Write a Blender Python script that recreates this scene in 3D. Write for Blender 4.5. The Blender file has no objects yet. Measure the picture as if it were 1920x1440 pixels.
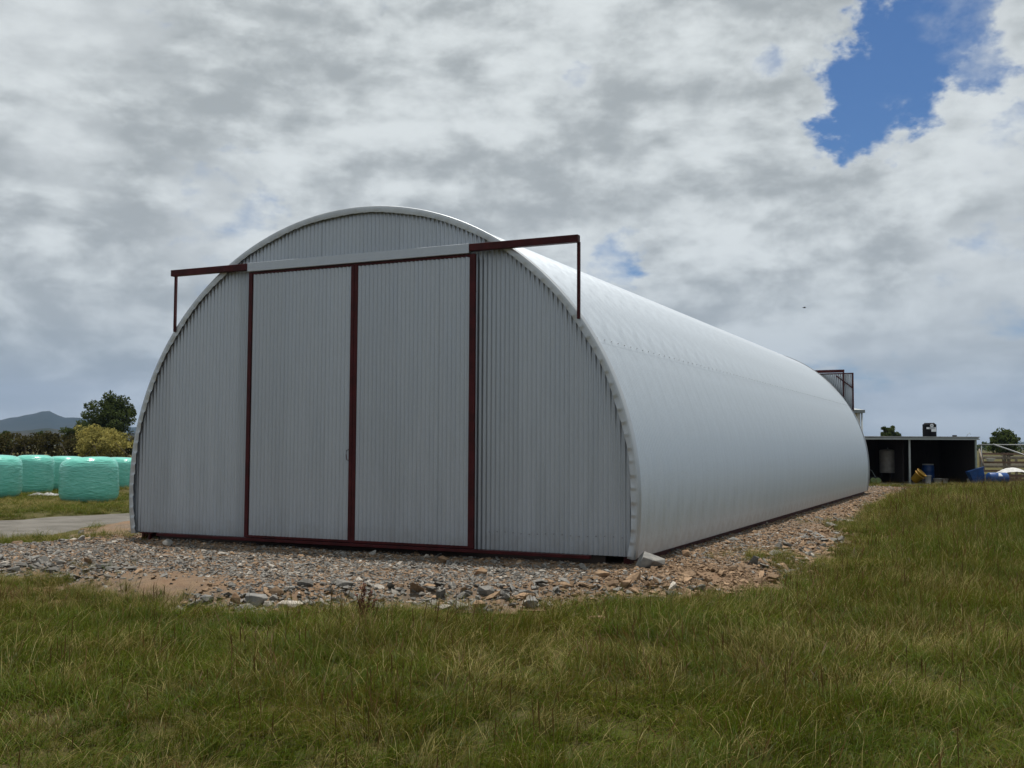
import bpy, bmesh, math, random
import numpy as np
from mathutils import Vector, Matrix

random.seed(7)
rng = np.random.default_rng(7)
R = math.radians
scene = bpy.context.scene
COL = scene.collection

# ------------------------------------------------------------------ camera
F_PX, PITCH, ROLL, CAM_Z = 1965.0, 0.0596, 0.0047, 1.70
fwd = np.array([0, math.cos(PITCH), math.sin(PITCH)])
up0 = np.array([0, -math.sin(PITCH), math.cos(PITCH)])
rt0 = np.array([1.0, 0, 0])
rt = math.cos(ROLL) * rt0 + math.sin(ROLL) * up0
up = math.cos(ROLL) * up0 - math.sin(ROLL) * rt0
cam_d = bpy.data.cameras.new('camera')
cam = bpy.data.objects.new('camera', cam_d)
COL.objects.link(cam)
M = Matrix.Identity(4)
for i in range(3):
    M[i][0], M[i][1], M[i][2] = rt[i], up[i], -fwd[i]
M[2][3] = CAM_Z
cam.matrix_world = M
cam_d.sensor_width = 36.0
cam_d.lens = 36.0 * F_PX / 1920
cam_d.clip_start = 0.1
cam_d.clip_end = 30000
scene.camera = cam


def ray(px, py):
    return rt * (px - 960) / F_PX + up * (720 - py) / F_PX + fwd


def gp(px, py, z=0.0):
    """ground point under a photo pixel, at height z"""
    d = ray(px, py)
    t = (z - CAM_Z) / d[2]
    return np.array([d[0] * t, d[1] * t, z])


def at(px, py, y):
    """point on a photo pixel's ray at depth y"""
    d = ray(px, py)
    t = y / d[1]
    return np.array([d[0] * t, y, CAM_Z + d[2] * t])


# ------------------------------------------------------------------ world + sun
BARN_YAW = -0.4428
SUN_EL = R(78)
sun_h = BARN_YAW + R(90) + R(28)          # horizontal heading towards the sun (behind the barn, a little left)
sun_dir = Vector((math.cos(sun_h) * math.cos(SUN_EL), math.sin(sun_h) * math.cos(SUN_EL), math.sin(SUN_EL)))

world = bpy.data.worlds.new('World')
scene.world = world
world.use_nodes = True
wt = world.node_tree
wt.nodes.clear()


class G:
    """tiny node-graph helper"""
    def __init__(s, tree): s.t = tree

    def n(s, typ, **kw):
        nd = s.t.nodes.new(typ)
        for k, v in kw.items():
            setattr(nd, k, v)
        return nd

    def put(s, sock, v):
        if hasattr(v, 'is_output'):
            s.t.links.new(v, sock)
        elif v is not None:
            sock.default_value = v

    def math(s, op, a, b=None, c=None, clamp=False):
        nd = s.n('ShaderNodeMath', operation=op, use_clamp=clamp)
        s.put(nd.inputs[0], a)
        if b is not None: s.put(nd.inputs[1], b)
        if c is not None: s.put(nd.inputs[2], c)
        return nd.outputs[0]

    def vmath(s, op, a, b=None):
        nd = s.n('ShaderNodeVectorMath', operation=op)
        s.put(nd.inputs[0], a)
        if b is not None: s.put(nd.inputs[1], b)
        return nd.outputs['Value'] if op in ('DOT_PRODUCT', 'LENGTH') else nd.outputs[0]

    def rng(s, v, a, b, c=0.0, d=1.0, smooth=True):
        nd = s.n('ShaderNodeMapRange', interpolation_type='SMOOTHSTEP' if smooth else 'LINEAR')
        s.put(nd.inputs[0], v)
        for i, x in enumerate((a, b, c, d)): nd.inputs[i + 1].default_value = x
        return nd.outputs[0]

    def noise(s, vec, scale, detail=4, rough=0.5, dist=0.0, dims='3D'):
        nd = s.n('ShaderNodeTexNoise', noise_dimensions=dims)
        if vec is not None: s.put(nd.inputs['Vector'], vec)
        nd.inputs['Scale'].default_value = scale
        nd.inputs['Detail'].default_value = detail
        nd.inputs['Roughness'].default_value = rough
        nd.inputs['Distortion'].default_value = dist
        return nd.outputs['Fac']

    def mix(s, f, a, b, mode='MIX'):
        nd = s.n('ShaderNodeMix', data_type='RGBA', blend_type=mode)
        s.put(nd.inputs['Factor'], f)
        s.put(nd.inputs['A'], rgba(a) if isinstance(a, tuple) else a)
        s.put(nd.inputs['B'], rgba(b) if isinstance(b, tuple) else b)
        return nd.outputs['Result']


def rgba(c):
    return tuple(c) + (1.0,) if len(c) == 3 else c


g = G(wt)
tc = g.n('ShaderNodeTexCoord')
D = g.vmath('NORMALIZE', tc.outputs['Generated'])
sep = g.n('ShaderNodeSeparateXYZ'); g.put(sep.inputs[0], D)
zz = g.math('ADD', g.math('MAXIMUM', sep.outputs[2], 0.0), 0.26)
cmb = g.n('ShaderNodeCombineXYZ')
g.put(cmb.inputs[0], g.math('DIVIDE', sep.outputs[0], zz))
g.put(cmb.inputs[1], g.math('DIVIDE', sep.outputs[1], zz))
P = cmb.outputs[0]
sky = g.n('ShaderNodeTexSky', sky_type='NISHITA', sun_disc=False)
sky.sun_elevation = SUN_EL
sky.sun_rotation = math.atan2(sun_dir.x, sun_dir.y)
sky.altitude = 50
sky.air_density = 1.0; sky.dust_density = 0.6; sky.ozone_density = 2.0
sky_col = g.mix(1.0, sky.outputs[0], (0.38, 0.58, 0.82), 'MULTIPLY')
# cloud deck: puffy layers on a flat plane seen in perspective
wob = g.n('ShaderNodeTexNoise'); g.put(wob.inputs['Vector'], P)
wob.inputs['Scale'].default_value = 1.6; wob.inputs['Detail'].default_value = 2
wv = g.vmath('SUBTRACT', wob.outputs['Color'], (0.5, 0.5, 0.5))
nd = g.n('ShaderNodeVectorMath', operation='SCALE'); g.put(nd.inputs[0], wv); nd.inputs['Scale'].default_value = 0.30
P2 = g.vmath('ADD', P, nd.outputs[0])
nd2 = g.n('ShaderNodeVectorMath', operation='SCALE'); g.put(nd2.inputs[0], wv); nd2.inputs['Scale'].default_value = 0.06
n_big = g.noise(P2, 1.7, 6, 0.52)
n_mid = g.noise(g.vmath('ADD', P2, (3.7, 1.9, 0.4)), 2.6, 3, 0.45)
n_fine = g.noise(g.vmath('ADD', g.vmath('MULTIPLY', D, (1.0, 1.0, 1.6)), nd2.outputs[0]), 30.0, 4, 0.58)
n_dir = g.noise(g.vmath('ADD', g.vmath('MULTIPLY', D, (1.0, 1.0, 1.7)), nd2.outputs[0]), 8.5, 6, 0.56)
n_puff = g.noise(g.vmath('ADD', g.vmath('MULTIPLY', D, (1.0, 1.0, 2.1)), nd2.outputs[0]), 17.0, 5, 0.52)
# breaks in the deck
gap = None
wig = g.math('ADD', g.math('MULTIPLY', g.math('SUBTRACT', n_dir, 0.5), 2.2), g.math('MULTIPLY', g.math('SUBTRACT', n_fine, 0.5), 1.4))
for (px, py, r0, amt) in ((1690, 165, 3.3, 1.0), (1635, 205, 2.9, 1.0), (1605, 160, 2.2, 1.0), (1745, 75, 3.4, 1.0), (1790, 5, 3.0, 1.0), (1830, 115, 2.4, .9), (1855, 268, 2.0, .65), (1915, 250, 1.8, .6),
                          (90, 0, 4.5, .42), (1078, 145, 0.9, .52), (1435, 122, 1.0, .46), (425, 415, 3.2, .40),
                          (1150, 492, 2.0, .50), (1880, 530, 3.6, .45), (125, 275, 2.6, .36), (1680, 725, 4.0, .34)):
    dv = ray(px, py); dv = dv / np.linalg.norm(dv)
    dt = g.vmath('DOT_PRODUCT', D, tuple(dv))
    ang = g.math('ARCCOSINE', g.math('MINIMUM', dt, 0.999999))
    ang = g.math('ADD', g.math('MULTIPLY', ang, 180 / math.pi / r0), wig)
    v = g.rng(ang, 0.4, 1.5, amt, 0.0)
    gap = v if gap is None else g.math('MAXIMUM', gap, v)
dens = g.math('ADD', n_big, g.math('MULTIPLY', g.math('SUBTRACT', n_fine, 0.5), 0.30))
dens = g.math('SUBTRACT', dens, g.math('MULTIPLY', gap, 0.42))
cover = g.rng(dens, 0.08, 0.36)
# cloud tone: bright thin tops, greyer thick undersides
tone = g.math('ADD', g.math('MULTIPLY', n_mid, 0.30), g.math('MULTIPLY', n_dir, 0.25))
tone = g.math('ADD', tone, g.math('ADD', g.math('MULTIPLY', n_big, 0.08), g.math('MULTIPLY', n_puff, 0.37)))
tone = g.math('ADD', tone, g.math('MULTIPLY', g.math('SUBTRACT', n_fine, 0.5), 0.14))
tone = g.rng(tone, 0.415, 0.605)
cl = g.mix(tone, (3.95, 4.28, 4.38), (7.4, 7.85, 7.9))
cl = g.mix(g.rng(gap, 0.05, 0.6, 0.0, 0.6), cl, (7.2, 7.6, 7.7))
# thick hazy deck towards the horizon
hz = g.rng(sep.outputs[2], 0.0, 0.20, 0.62, 0.0)
lay = g.noise(g.vmath('MULTIPLY', D, (2.0, 2.0, 22.0)), 1.0, 4, 0.55)
hcol = g.mix(g.rng(lay, 0.35, 0.65), (3.0, 3.5, 3.65), (4.6, 5.05, 5.15))
cl = g.mix(hz, cl, hcol)
full = g.mix(cover, sky_col, cl)
bg = g.n('ShaderNodeBackground'); g.put(bg.inputs[0], full); bg.inputs[1].default_value = 0.10
wo = g.n('ShaderNodeOutputWorld'); wt.links.new(bg.outputs[0], wo.inputs[0])

sd = bpy.data.lights.new('sun', 'SUN')
sd.energy = 4.7; sd.angle = R(0.6); sd.color = (1.0, 0.95, 0.88)
sun = bpy.data.objects.new('sun', sd); COL.objects.link(sun)
sun.rotation_euler = sun_dir.to_track_quat('Z', 'Y').to_euler()
sun.location = (0, 0, 60)

scene.view_settings.view_transform = 'Standard'
scene.view_settings.look = 'None'
scene.view_settings.exposure = 0.0
scene.view_settings.gamma = 1.0
scene.view_settings.use_curve_mapping = False
scene.cycles.use_denoising = True
scene.cycles.max_bounces = 5
scene.cycles.diffuse_bounces = 3
scene.cycles.glossy_bounces = 2
scene.cycles.transmission_bounces = 3
scene.cycles.sample_clamp_indirect = 6.0
scene.cycles.volume_bounces = 0

# ------------------------------------------------------------------ helpers


def tag(o, label=None, cat=None, group=None, kind=None):
    if label: o['label'] = label
    if cat: o['category'] = cat
    if group: o['group'] = group
    if kind: o['kind'] = kind
    return o


def empty(name, loc, rz=0.0):
    o = bpy.data.objects.new(name, None)
    o.empty_display_size = 0.2
    o.location = loc; o.rotation_euler = (0, 0, rz)
    COL.objects.link(o)
    return o


def link(name, me, mat=None, parent=None, smooth=False):
    if mat is not None and not me.materials: me.materials.append(mat)
    o = bpy.data.objects.new(name, me)
    COL.objects.link(o)
    if parent is not None: o.parent = parent
    if smooth:
        me.polygons.foreach_set('use_smooth', np.ones(len(me.polygons), bool))
    return o


def mesh(verts, faces):
    me = bpy.data.meshes.new('mesh')
    me.from_pydata([tuple(map(float, v)) for v in verts], [], faces)
    me.update()
    return me


def np_mesh(V, Fq):
    """fast mesh from arrays; Fq (n,k) same-size faces"""
    V = np.asarray(V, np.float32); Fq = np.asarray(Fq, np.int32)
    me = bpy.data.meshes.new('mesh')
    me.vertices.add(len(V)); me.vertices.foreach_set('co', V.ravel())
    n, k = Fq.shape
    me.loops.add(n * k); me.loops.foreach_set('vertex_index', Fq.ravel())
    me.polygons.add(n)
    me.polygons.foreach_set('loop_start', np.arange(0, n * k, k, dtype=np.int32))
    me.update(calc_edges=True); me.validate()
    return me


def grid_faces(nu, nv):
    i, j = np.meshgrid(np.arange(nu - 1), np.arange(nv - 1), indexing='ij')
    a = i * nv + j
    return np.stack([a, a + nv, a + nv + 1, a + 1], -1).reshape(-1, 4)


class MB:
    def __init__(s): s.v = []; s.f = []

    def add(s, v, f):
        o = len(s.v); s.v += [tuple(x) for x in v]; s.f += [tuple(i + o for i in q) for q in f]
        return s

    def box(s, x0, x1, y0, y1, z0, z1):
        v = [(x, y, z) for z in (z0, z1) for (x, y) in ((x0, y0), (x1, y0), (x1, y1), (x0, y1))]
        return s.add(v, [(3, 2, 1, 0), (4, 5, 6, 7), (0, 1, 5, 4), (1, 2, 6, 5), (2, 3, 7, 6), (3, 0, 4, 7)])

    def bar(s, a, b, w, h, upv=(0, 0, 1)):
        a, b = Vector(a), Vector(b); d = (b - a).normalized(); u = Vector(upv)
        x = d.cross(u)
        if x.length < 1e-4: x = d.cross(Vector((1, 0, 0)))
        x.normalize(); y = x.cross(d)
        v = []
        for p in (a, b):
            for sx, sy in ((-1, -1), (1, -1), (1, 1), (-1, 1)):
                v.append(p + x * sx * w / 2 + y * sy * h / 2)
        return s.add(v, [(3, 2, 1, 0), (4, 5, 6, 7), (0, 1, 5, 4), (1, 2, 6, 5), (2, 3, 7, 6), (3, 0, 4, 7)])

    def tube(s, pts, rad, n=8, cap=True):
        pts = [Vector(p) for p in pts]
        if not hasattr(rad, '__len__'): rad = [rad] * len(pts)
        v = []
        for i, p in enumerate(pts):
            d = (pts[min(i + 1, len(pts) - 1)] - pts[max(i - 1, 0)]).normalized()
            x = d.cross(Vector((0.13, 0.31, 0.94)))
            if x.length < 1e-3: x = d.cross(Vector((1, 0, 0)))
            x.normalize(); y = d.cross(x)
            for k in range(n):
                a = 2 * math.pi * k / n
                v.append(p + (x * math.cos(a) + y * math.sin(a)) * rad[i])
        f = []
        for i in range(len(pts) - 1):
            for k in range(n):
                f.append((i * n + k, i * n + (k + 1) % n, (i + 1) * n + (k + 1) % n, (i + 1) * n + k))
        if cap:
            f.append(tuple(range(n - 1, -1, -1))); f.append(tuple((len(pts) - 1) * n + k for k in range(n)))
        return s.add(v, f)

    def lathe(s, prof, n=24):
        """prof: list of (r,z)"""
        v = []; f = []
        for r, z in prof:
            for k in range(n):
                a = 2 * math.pi * k / n
                v.append((r * math.cos(a), r * math.sin(a), z))
        for i in range(len(prof) - 1):
            for k in range(n):
                f.append((i * n + k, i * n + (k + 1) % n, (i + 1) * n + (k + 1) % n, (i + 1) * n + k))
        f.append(tuple(range(n - 1, -1, -1))); f.append(tuple((len(prof) - 1) * n + k for k in range(n)))
        return s.add(v, f)

    def xf(s, m):
        s.v = [tuple(m @ Vector(p)) for p in s.v]; return s

    def build(s, name, mat=None, parent=None, smooth=False):
        return link(name, mesh(s.v, s.f), mat, parent, smooth)


def bevel(o, w=0.01, seg=2):
    m = o.modifiers.new('bevel', 'BEVEL'); m.width = w; m.segments = seg; m.limit_method = 'ANGLE'
    return o


def _hash(ix, iy, seed):
    h = (ix.astype(np.int64) * 374761393 + iy.astype(np.int64) * 668265263 + seed * 1442695041) & 0xffffffff
    h = ((h ^ (h >> 13)) * 1274126177) & 0xffffffff
    return ((h ^ (h >> 16)) & 0xffff) / 65535.0


def vnoise(x, y, seed=0):
    x = np.asarray(x, float); y = np.asarray(y, float)
    ix = np.floor(x); iy = np.floor(y); fx = x - ix; fy = y - iy
    fx = fx * fx * (3 - 2 * fx); fy = fy * fy * (3 - 2 * fy)
    a = _hash(ix, iy, seed); b = _hash(ix + 1, iy, seed); c = _hash(ix, iy + 1, seed); d = _hash(ix + 1, iy + 1, seed)
    return (a * (1 - fx) + b * fx) * (1 - fy) + (c * (1 - fx) + d * fx) * fy


def fbm(x, y, seed=0, o=4):
    t = 0; amp = 0.5; tot = 0
    for k in range(o):
        t = t + amp * vnoise(x * 2 ** k, y * 2 ** k, seed + k * 17); tot += amp; amp *= 0.5
    return t / tot


def sstep(a, b, x):
    t = np.clip((x - a) / (b - a), 0, 1); return t * t * (3 - 2 * t)


def poly_sd(x, y, poly):
    """signed distance, positive inside"""
    x = np.asarray(x, float); y = np.asarray(y, float)
    d = np.full(x.shape, 1e9); ins = np.zeros(x.shape, bool)
    n = len(poly)
    for i in range(n):
        ax, ay = poly[i][:2]; bx, by = poly[(i + 1) % n][:2]
        ex, ey = bx - ax, by - ay
        t = np.clip(((x - ax) * ex + (y - ay) * ey) / (ex * ex + ey * ey + 1e-12), 0, 1)
        d = np.minimum(d, np.hypot(x - ax - t * ex, y - ay - t * ey))
        c = ((ay > y) != (by > y)) & (x < (bx - ax) * (y - ay) / (by - ay + 1e-12) + ax)
        ins ^= c
    return np.where(ins, d, -d)


# ------------------------------------------------------------------ materials


def mat(name, col, rough=0.6, metal=0.0, var=0.15, scale=6.0, col2=None, bump=0.0, bscale=40.0, spec=0.5, obj_random=0.0, coords='Object', stretch=None):
    m = bpy.data.materials.new(name); m.use_nodes = True
    t = m.node_tree; b = t.nodes['Principled BSDF']; q = G(t)
    tcn = q.n('ShaderNodeTexCoord'); vec = tcn.outputs[coords]
    if stretch: vec = q.vmath('MULTIPLY', vec, stretch)
    f = q.rng(q.noise(vec, scale, 5, 0.6), 0.3, 0.7)
    if col2 is None:
        c1 = tuple(c * (1 - var) for c in col); c2 = tuple(min(1, c * (1 + var)) for c in col)
    else:
        c1, c2 = col, col2
    c = q.mix(f, c1, c2)
    if obj_random:
        oi = q.n('ShaderNodeObjectInfo')
        k = q.rng(oi.outputs['Random'], 0, 1, 1 - obj_random, 1 + obj_random, smooth=False)
        cc = q.n('ShaderNodeCombineColor')
        for i in range(3): q.put(cc.inputs[i], k)
        c = q.mix(1.0, c, cc.outputs[0], 'MULTIPLY')
    q.put(b.inputs['Base Color'], c)
    b.inputs['Roughness'].default_value = rough; b.inputs['Metallic'].default_value = metal
    b.inputs['Specular IOR Level'].default_value = spec
    if bump:
        bn = q.n('ShaderNodeBump'); bn.inputs['Strength'].default_value = bump; bn.inputs['Distance'].default_value = 0.02
        q.put(bn.inputs['Height'], q.noise(vec, bscale, 6, 0.6)); q.put(b.inputs['Normal'], bn.outputs[0])
    return m


def zinc(name, base, rough, metal, orand=0.05):
    m = bpy.data.materials.new(name); m.use_nodes = True
    t = m.node_tree; b = t.nodes['Principled BSDF']; q = G(t)
    tcn = q.n('ShaderNodeTexCoord'); vec = tcn.outputs['Object']
    spangle = q.noise(vec, 60, 3, 0.6)
    streak = q.noise(q.vmath('MULTIPLY', vec, (3.0, 3.0, 0.35)), 2.0, 5, 0.6)
    f = q.math('ADD', q.math('MULTIPLY', spangle, 0.5), q.math('MULTIPLY', streak, 0.5))
    c = q.mix(q.rng(f, 0.35, 0.65), tuple(x * 0.93 for x in base), tuple(min(1, x * 1.06) for x in base))
    oi = q.n('ShaderNodeObjectInfo')
    k = q.rng(oi.outputs['Random'], 0, 1, 1 - orand, 1 + orand, smooth=False)
    cc = q.n('ShaderNodeCombineColor')
    for i in range(3): q.put(cc.inputs[i], k)
    c = q.mix(1.0, c, cc.outputs[0], 'MULTIPLY')
    # splashed dust close to the ground
    sp = q.n('ShaderNodeSeparateXYZ'); q.put(sp.inputs[0], vec)
    dn_ = q.math('ADD', sp.outputs[2], q.math('MULTIPLY', q.math('SUBTRACT', q.noise(vec, 5.0, 5, 0.65), 0.5), 0.9))
    c = q.mix(q.rng(dn_, -0.05, 0.40, 0.22, 0.0), c, (0.20, 0.155, 0.115))
    q.put(b.inputs['Base Color'], c)
    q.put(b.inputs['Roughness'], q.rng(streak, 0.3, 0.7, rough - 0.06, rough + 0.06))
    b.inputs['Metallic'].default_value = metal
    return m


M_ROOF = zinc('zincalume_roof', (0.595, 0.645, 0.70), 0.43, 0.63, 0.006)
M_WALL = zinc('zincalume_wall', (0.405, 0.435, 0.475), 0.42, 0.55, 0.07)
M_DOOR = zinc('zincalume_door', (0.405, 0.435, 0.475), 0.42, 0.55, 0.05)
M_FLASH = zinc('galvanised_flashing', (0.45, 0.475, 0.50), 0.42, 0.55, 0.06)
M_RED = mat('red_oxide_paint', (0.048, 0.0062, 0.0075), 0.5, 0, 0.3, 5, bump=0.08, bscale=60, spec=0.18)
M_SCREW = mat('dull_screw_steel', (0.22, 0.22, 0.23), 0.5, 0.5)
M_STONE_G = mat('grey_stone', (0.162, 0.155, 0.142), 0.9, 0, 0.25, 9, bump=0.4, bscale=30, obj_random=0.45, spec=0.2)
M_STONE_T = mat('tan_stone', (0.215, 0.145, 0.090), 0.9, 0, 0.25, 9, bump=0.4, bscale=30, obj_random=0.40, spec=0.2)
M_STONE_P = mat('pale_stone', (0.34, 0.31, 0.27), 0.9, 0, 0.2, 9, bump=0.4, bscale=30, obj_random=0.3, spec=0.2)
M_BALE = None

# ------------------------------------------------------------------ terrain layout
pad_px = [(-500, 1070), (0, 1066), (110, 1074), (190, 1098), (250, 1114), (370, 1121), (480, 1127), (700, 1121), (950, 1121), (1100, 1109),
          (1300, 1107), (1420, 1087), (1520, 1062), (1560, 1020), (1600, 977), (1650, 943), (1712, 917)]
PAD = [gp(x, y, -0.05)[:2] for x, y in pad_px] + [np.array(q) for q in ((20.5, 46.5), (8.0, 49.0), (3.5, 45.0), (-7.2, 25.0))]
PAD += [gp(x, y, -0.05)[:2] for x, y in ((238, 976), (165, 990), (110, 1014), (0, 1020), (-500, 1028))]
LANE = [gp(x, y, -0.05)[:2] for x, y in ((-900, 1030), (-300, 990), (0, 976), (120, 968), (260, 961))]
LANE += [np.array((-9.5, 40.0)), np.array((-3.0, 62.0)), np.array((-8.0, 62.0)), np.array((-15.5, 32.0))]
_l = [gp(x, y, -0.05)[:2] for x, y in ((300, 974), (180, 986), (110, 1000), (0, 1006), (-300, 1022), (-900, 1062))]
LANE = [gp(x, y, -0.05)[:2] for x, y in ((-900, 1030), (-300, 990), (0, 976), (120, 968), (260, 961))] + \
       [np.array((-6.0, 52.0)), np.array((2.0, 64.0)), np.array((6.0, 64.0)), np.array((-1.5, 50.0))] + _l


def ground_h(x, y):
    x = np.asarray(x, float); y = np.asarray(y, float)
    r = np.hypot(x, y)
    h = -0.20 + 0.15 * sstep(13, 30, r)
    near = 1 - sstep(40, 120, r)
    h = h + near * (0.10 * (fbm(x * 0.35, y * 0.35, 3) - 0.5) + 0.05 * (fbm(x * 1.6, y * 1.6, 5) - 0.5))
    # slightly higher bank on the right where the grass was left long
    h = h + 0.10 * np.exp(-(((x - 21) / 5) ** 2 + ((y - 30) / 10) ** 2))
    h = h + 0.15 * np.exp(-(((x - 24) / 3.2) ** 2 + ((y - 49.5) / 2.0) ** 2))
    return h


def pad_sd(x, y):
    return poly_sd(x, y, PAD) + 0.5 * (fbm(x * 0.9, y * 0.9, 21, 4) - 0.5)


def pad_h(x, y, s=None):
    s = pad_sd(x, y) if s is None else s
    gh = ground_h(x, y)
    top = 0.0 + 0.05 * (fbm(x * 1.1, y * 1.1, 31) - 0.5) + 0.03 * (fbm(x * 4, y * 4, 33) - 0.5)
    k = sstep(-0.05, 0.75, s)
    return np.maximum(gh + 0.012, gh) * (1 - k) + top * k


def lane_sd(x, y):
    return poly_sd(x, y, LANE) + 0.5 * (fbm(x * 0.7, y * 0.7, 51, 3) - 0.5)


# ground sheet reaching the horizon
def axis(c0, c1, step, far):
    a = list(np.arange(c0, c1 + 1e-6, step)); s = step
    x = c1
    hi = []
    while x < far:
        s *= 1.22; x += s; hi.append(x)
    s = step; x = c0; lo = []
    while x > -far:
        s *= 1.22; x -= s; lo.append(x)
    return np.array(lo[::-1] + a + hi)


gx = axis(-22, 36, 0.4, 9000); gy = axis(-6, 62, 0.4, 9000)
X, Y = np.meshgrid(gx, gy, indexing='ij')
Z = ground_h(X, Y) - 0.30 * sstep(0.05, 0.7, poly_sd(X, Y, PAD)) * (poly_sd(X, Y, PAD) > 0)
me = np_mesh(np.stack([X, Y, Z], -1).reshape(-1, 3), grid_faces(len(gx), len(gy)))
mg = bpy.data.materials.new('pasture_ground'); mg.use_nodes = True
q = G(mg.node_tree); b = mg.node_tree.nodes['Principled BSDF']
tcn = q.n('ShaderNodeTexCoord'); v = tcn.outputs['Object']
a1 = q.rng(q.noise(v, 0.35, 6, 0.6), 0.35, 0.65); a2 = q.rng(q.noise(v, 3.0, 6, 0.65), 0.35, 0.65)
a3 = q.noise(v, 30.0, 4, 0.7)
c = q.mix(a1, (0.045, 0.055, 0.012), (0.075, 0.064, 0.020)); c = q.mix(q.math('MULTIPLY', a2, 0.6), c, (0.105, 0.080, 0.042))
c = q.mix(q.rng(a3, 0.5, 0.8, 0, 0.6), c, (0.035, 0.045, 0.015))
bare_c = gp(50, 1108, -0.15)
off = q.vmath('LENGTH', q.vmath('MULTIPLY', q.vmath('SUBTRACT', v, (float(bare_c[0]), float(bare_c[1]), -0.15)), (0.42, 0.95, 0.0)))
off = q.math('ADD', off, q.math('MULTIPLY', q.math('SUBTRACT', q.noise(v, 2.2, 5, 0.6), 0.5), 0.9))
c = q.mix(q.rng(off, 0.55, 1.2, 0.9, 0.0), c, (0.150, 0.092, 0.050))
q.put(b.inputs['Base Color'], c); b.inputs['Roughness'].default_value = 0.95; b.inputs['Specular IOR Level'].default_value = 0.1
bn = q.n('ShaderNodeBump'); bn.inputs['Strength'].default_value = 0.7; bn.inputs['Distance'].default_value = 0.05
q.put(bn.inputs['Height'], q.noise(v, 12.0, 6, 0.7)); q.put(b.inputs['Normal'], bn.outputs[0])
tag(link('ground', me, mg, None, True), kind='structure')


def patch(name, sdf, hf, box, step, material, cut):
    xs = np.arange(box[0], box[1], step); ys = np.arange(box[2], box[3], step)
    X, Y = np.meshgrid(xs, ys, indexing='ij')
    S = sdf(X, Y); Z = hf(X, Y, S)
    Fq = grid_faces(len(xs), len(ys))
    keep = (S.ravel()[Fq] > cut).any(1)
    Fq = Fq[keep]
    used, inv = np.unique(Fq, return_inverse=True)
    V = np.stack([X, Y, Z], -1).reshape(-1, 3)[used]
    return tag(link(name, np_mesh(V, inv.reshape(-1, 4)), material, None, True), kind='structure')


# soil and gravel fines of the pad
mp = bpy.data.materials.new('clay_and_gravel_fines'); mp.use_nodes = True
q = G(mp.node_tree); b = mp.node_tree.nodes['Principled BSDF']
tcn = q.n('ShaderNodeTexCoord'); v = tcn.outputs['Object']
a1 = q.rng(q.noise(v, 0.55, 5, 0.6), 0.38, 0.62); a2 = q.rng(q.noise(v, 5.0, 6, 0.7), 0.35, 0.7); a3 = q.noise(v, 45.0, 5, 0.75)
c = q.mix(a1, (0.195, 0.120, 0.072), (0.130, 0.104, 0.080)); c = q.mix(a2, c, (0.215, 0.150, 0.096))
c = q.mix(q.rng(a3, 0.45, 0.75, 0, 0.8), c, (0.085, 0.064, 0.048))
q.put(b.inputs['Base Color'], c); b.inputs['Roughness'].default_value = 0.95; b.inputs['Specular IOR Level'].default_value = 0.15
bn = q.n('ShaderNodeBump'); bn.inputs['Strength'].default_value = 0.8; bn.inputs['Distance'].default_value = 0.03
q.put(bn.inputs['Height'], q.noise(v, 28.0, 8, 0.75)); q.put(b.inputs['Normal'], bn.outputs[0])
pad = patch('gravel_pad', pad_sd, pad_h, (-22, 24, 8, 52), 0.16, mp, -0.1)

ml = mat('packed_gravel_lane', (0.105, 0.098, 0.086), 0.95, 0, 0, 1.2, col2=(0.165, 0.155, 0.138), bump=0.7, bscale=30, spec=0.1)


def lane_h(x, y, s):
    gh = ground_h(x, y)
    return gh - 0.02 + 0.06 * sstep(-0.05, 0.5, s)


patch('gravel_lane', lane_sd, lane_h, (-36, 10, 12, 66), 0.3, ml, -0.05)

# ------------------------------------------------------------------ hills
def hills(name, dist, depth, pts, material, seed, rough):
    """ridge ring: photo pixels give the skyline heights, noise continues it outside the frame"""
    az = np.linspace(-R(75), R(75), 420)
    pa = np.array([math.atan2(ray(px, py)[0], ray(px, py)[1]) for px, py in pts])
    ph = np.array([dist * ray(px, py)[2] / math.hypot(ray(px, py)[0], ray(px, py)[1]) for px, py in pts])
    h = np.interp(az, pa, ph) * (0.9 + 0.2 * fbm(az * 14, az * 0, seed, 4)) + rough * (fbm(az * 60, az * 0, seed + 3, 4) - 0.5)
    h = np.maximum(h, 3)
    nr = 17
    V = []
    for a, hh, i in zip(az, h, range(len(az))):
        for j in range(nr):
            s = j / (nr - 1)
            rr = dist + (s - 0.5) * depth
            prof = math.sin(math.pi * s) ** 1.4
            n = 0.75 + 0.5 * float(fbm(np.array(a * 40), np.array(s * 3.0), seed + 9, 4))
            k = prof * (1 if abs(s - 0.5) < 0.04 else min(1.0, n))
            V.append((rr * math.sin(a), rr * math.cos(a), -3 + (hh + 3) * k))
    return tag(link(name, np_mesh(V, grid_faces(len(az), nr)), material, None, True), kind='structure')


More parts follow.
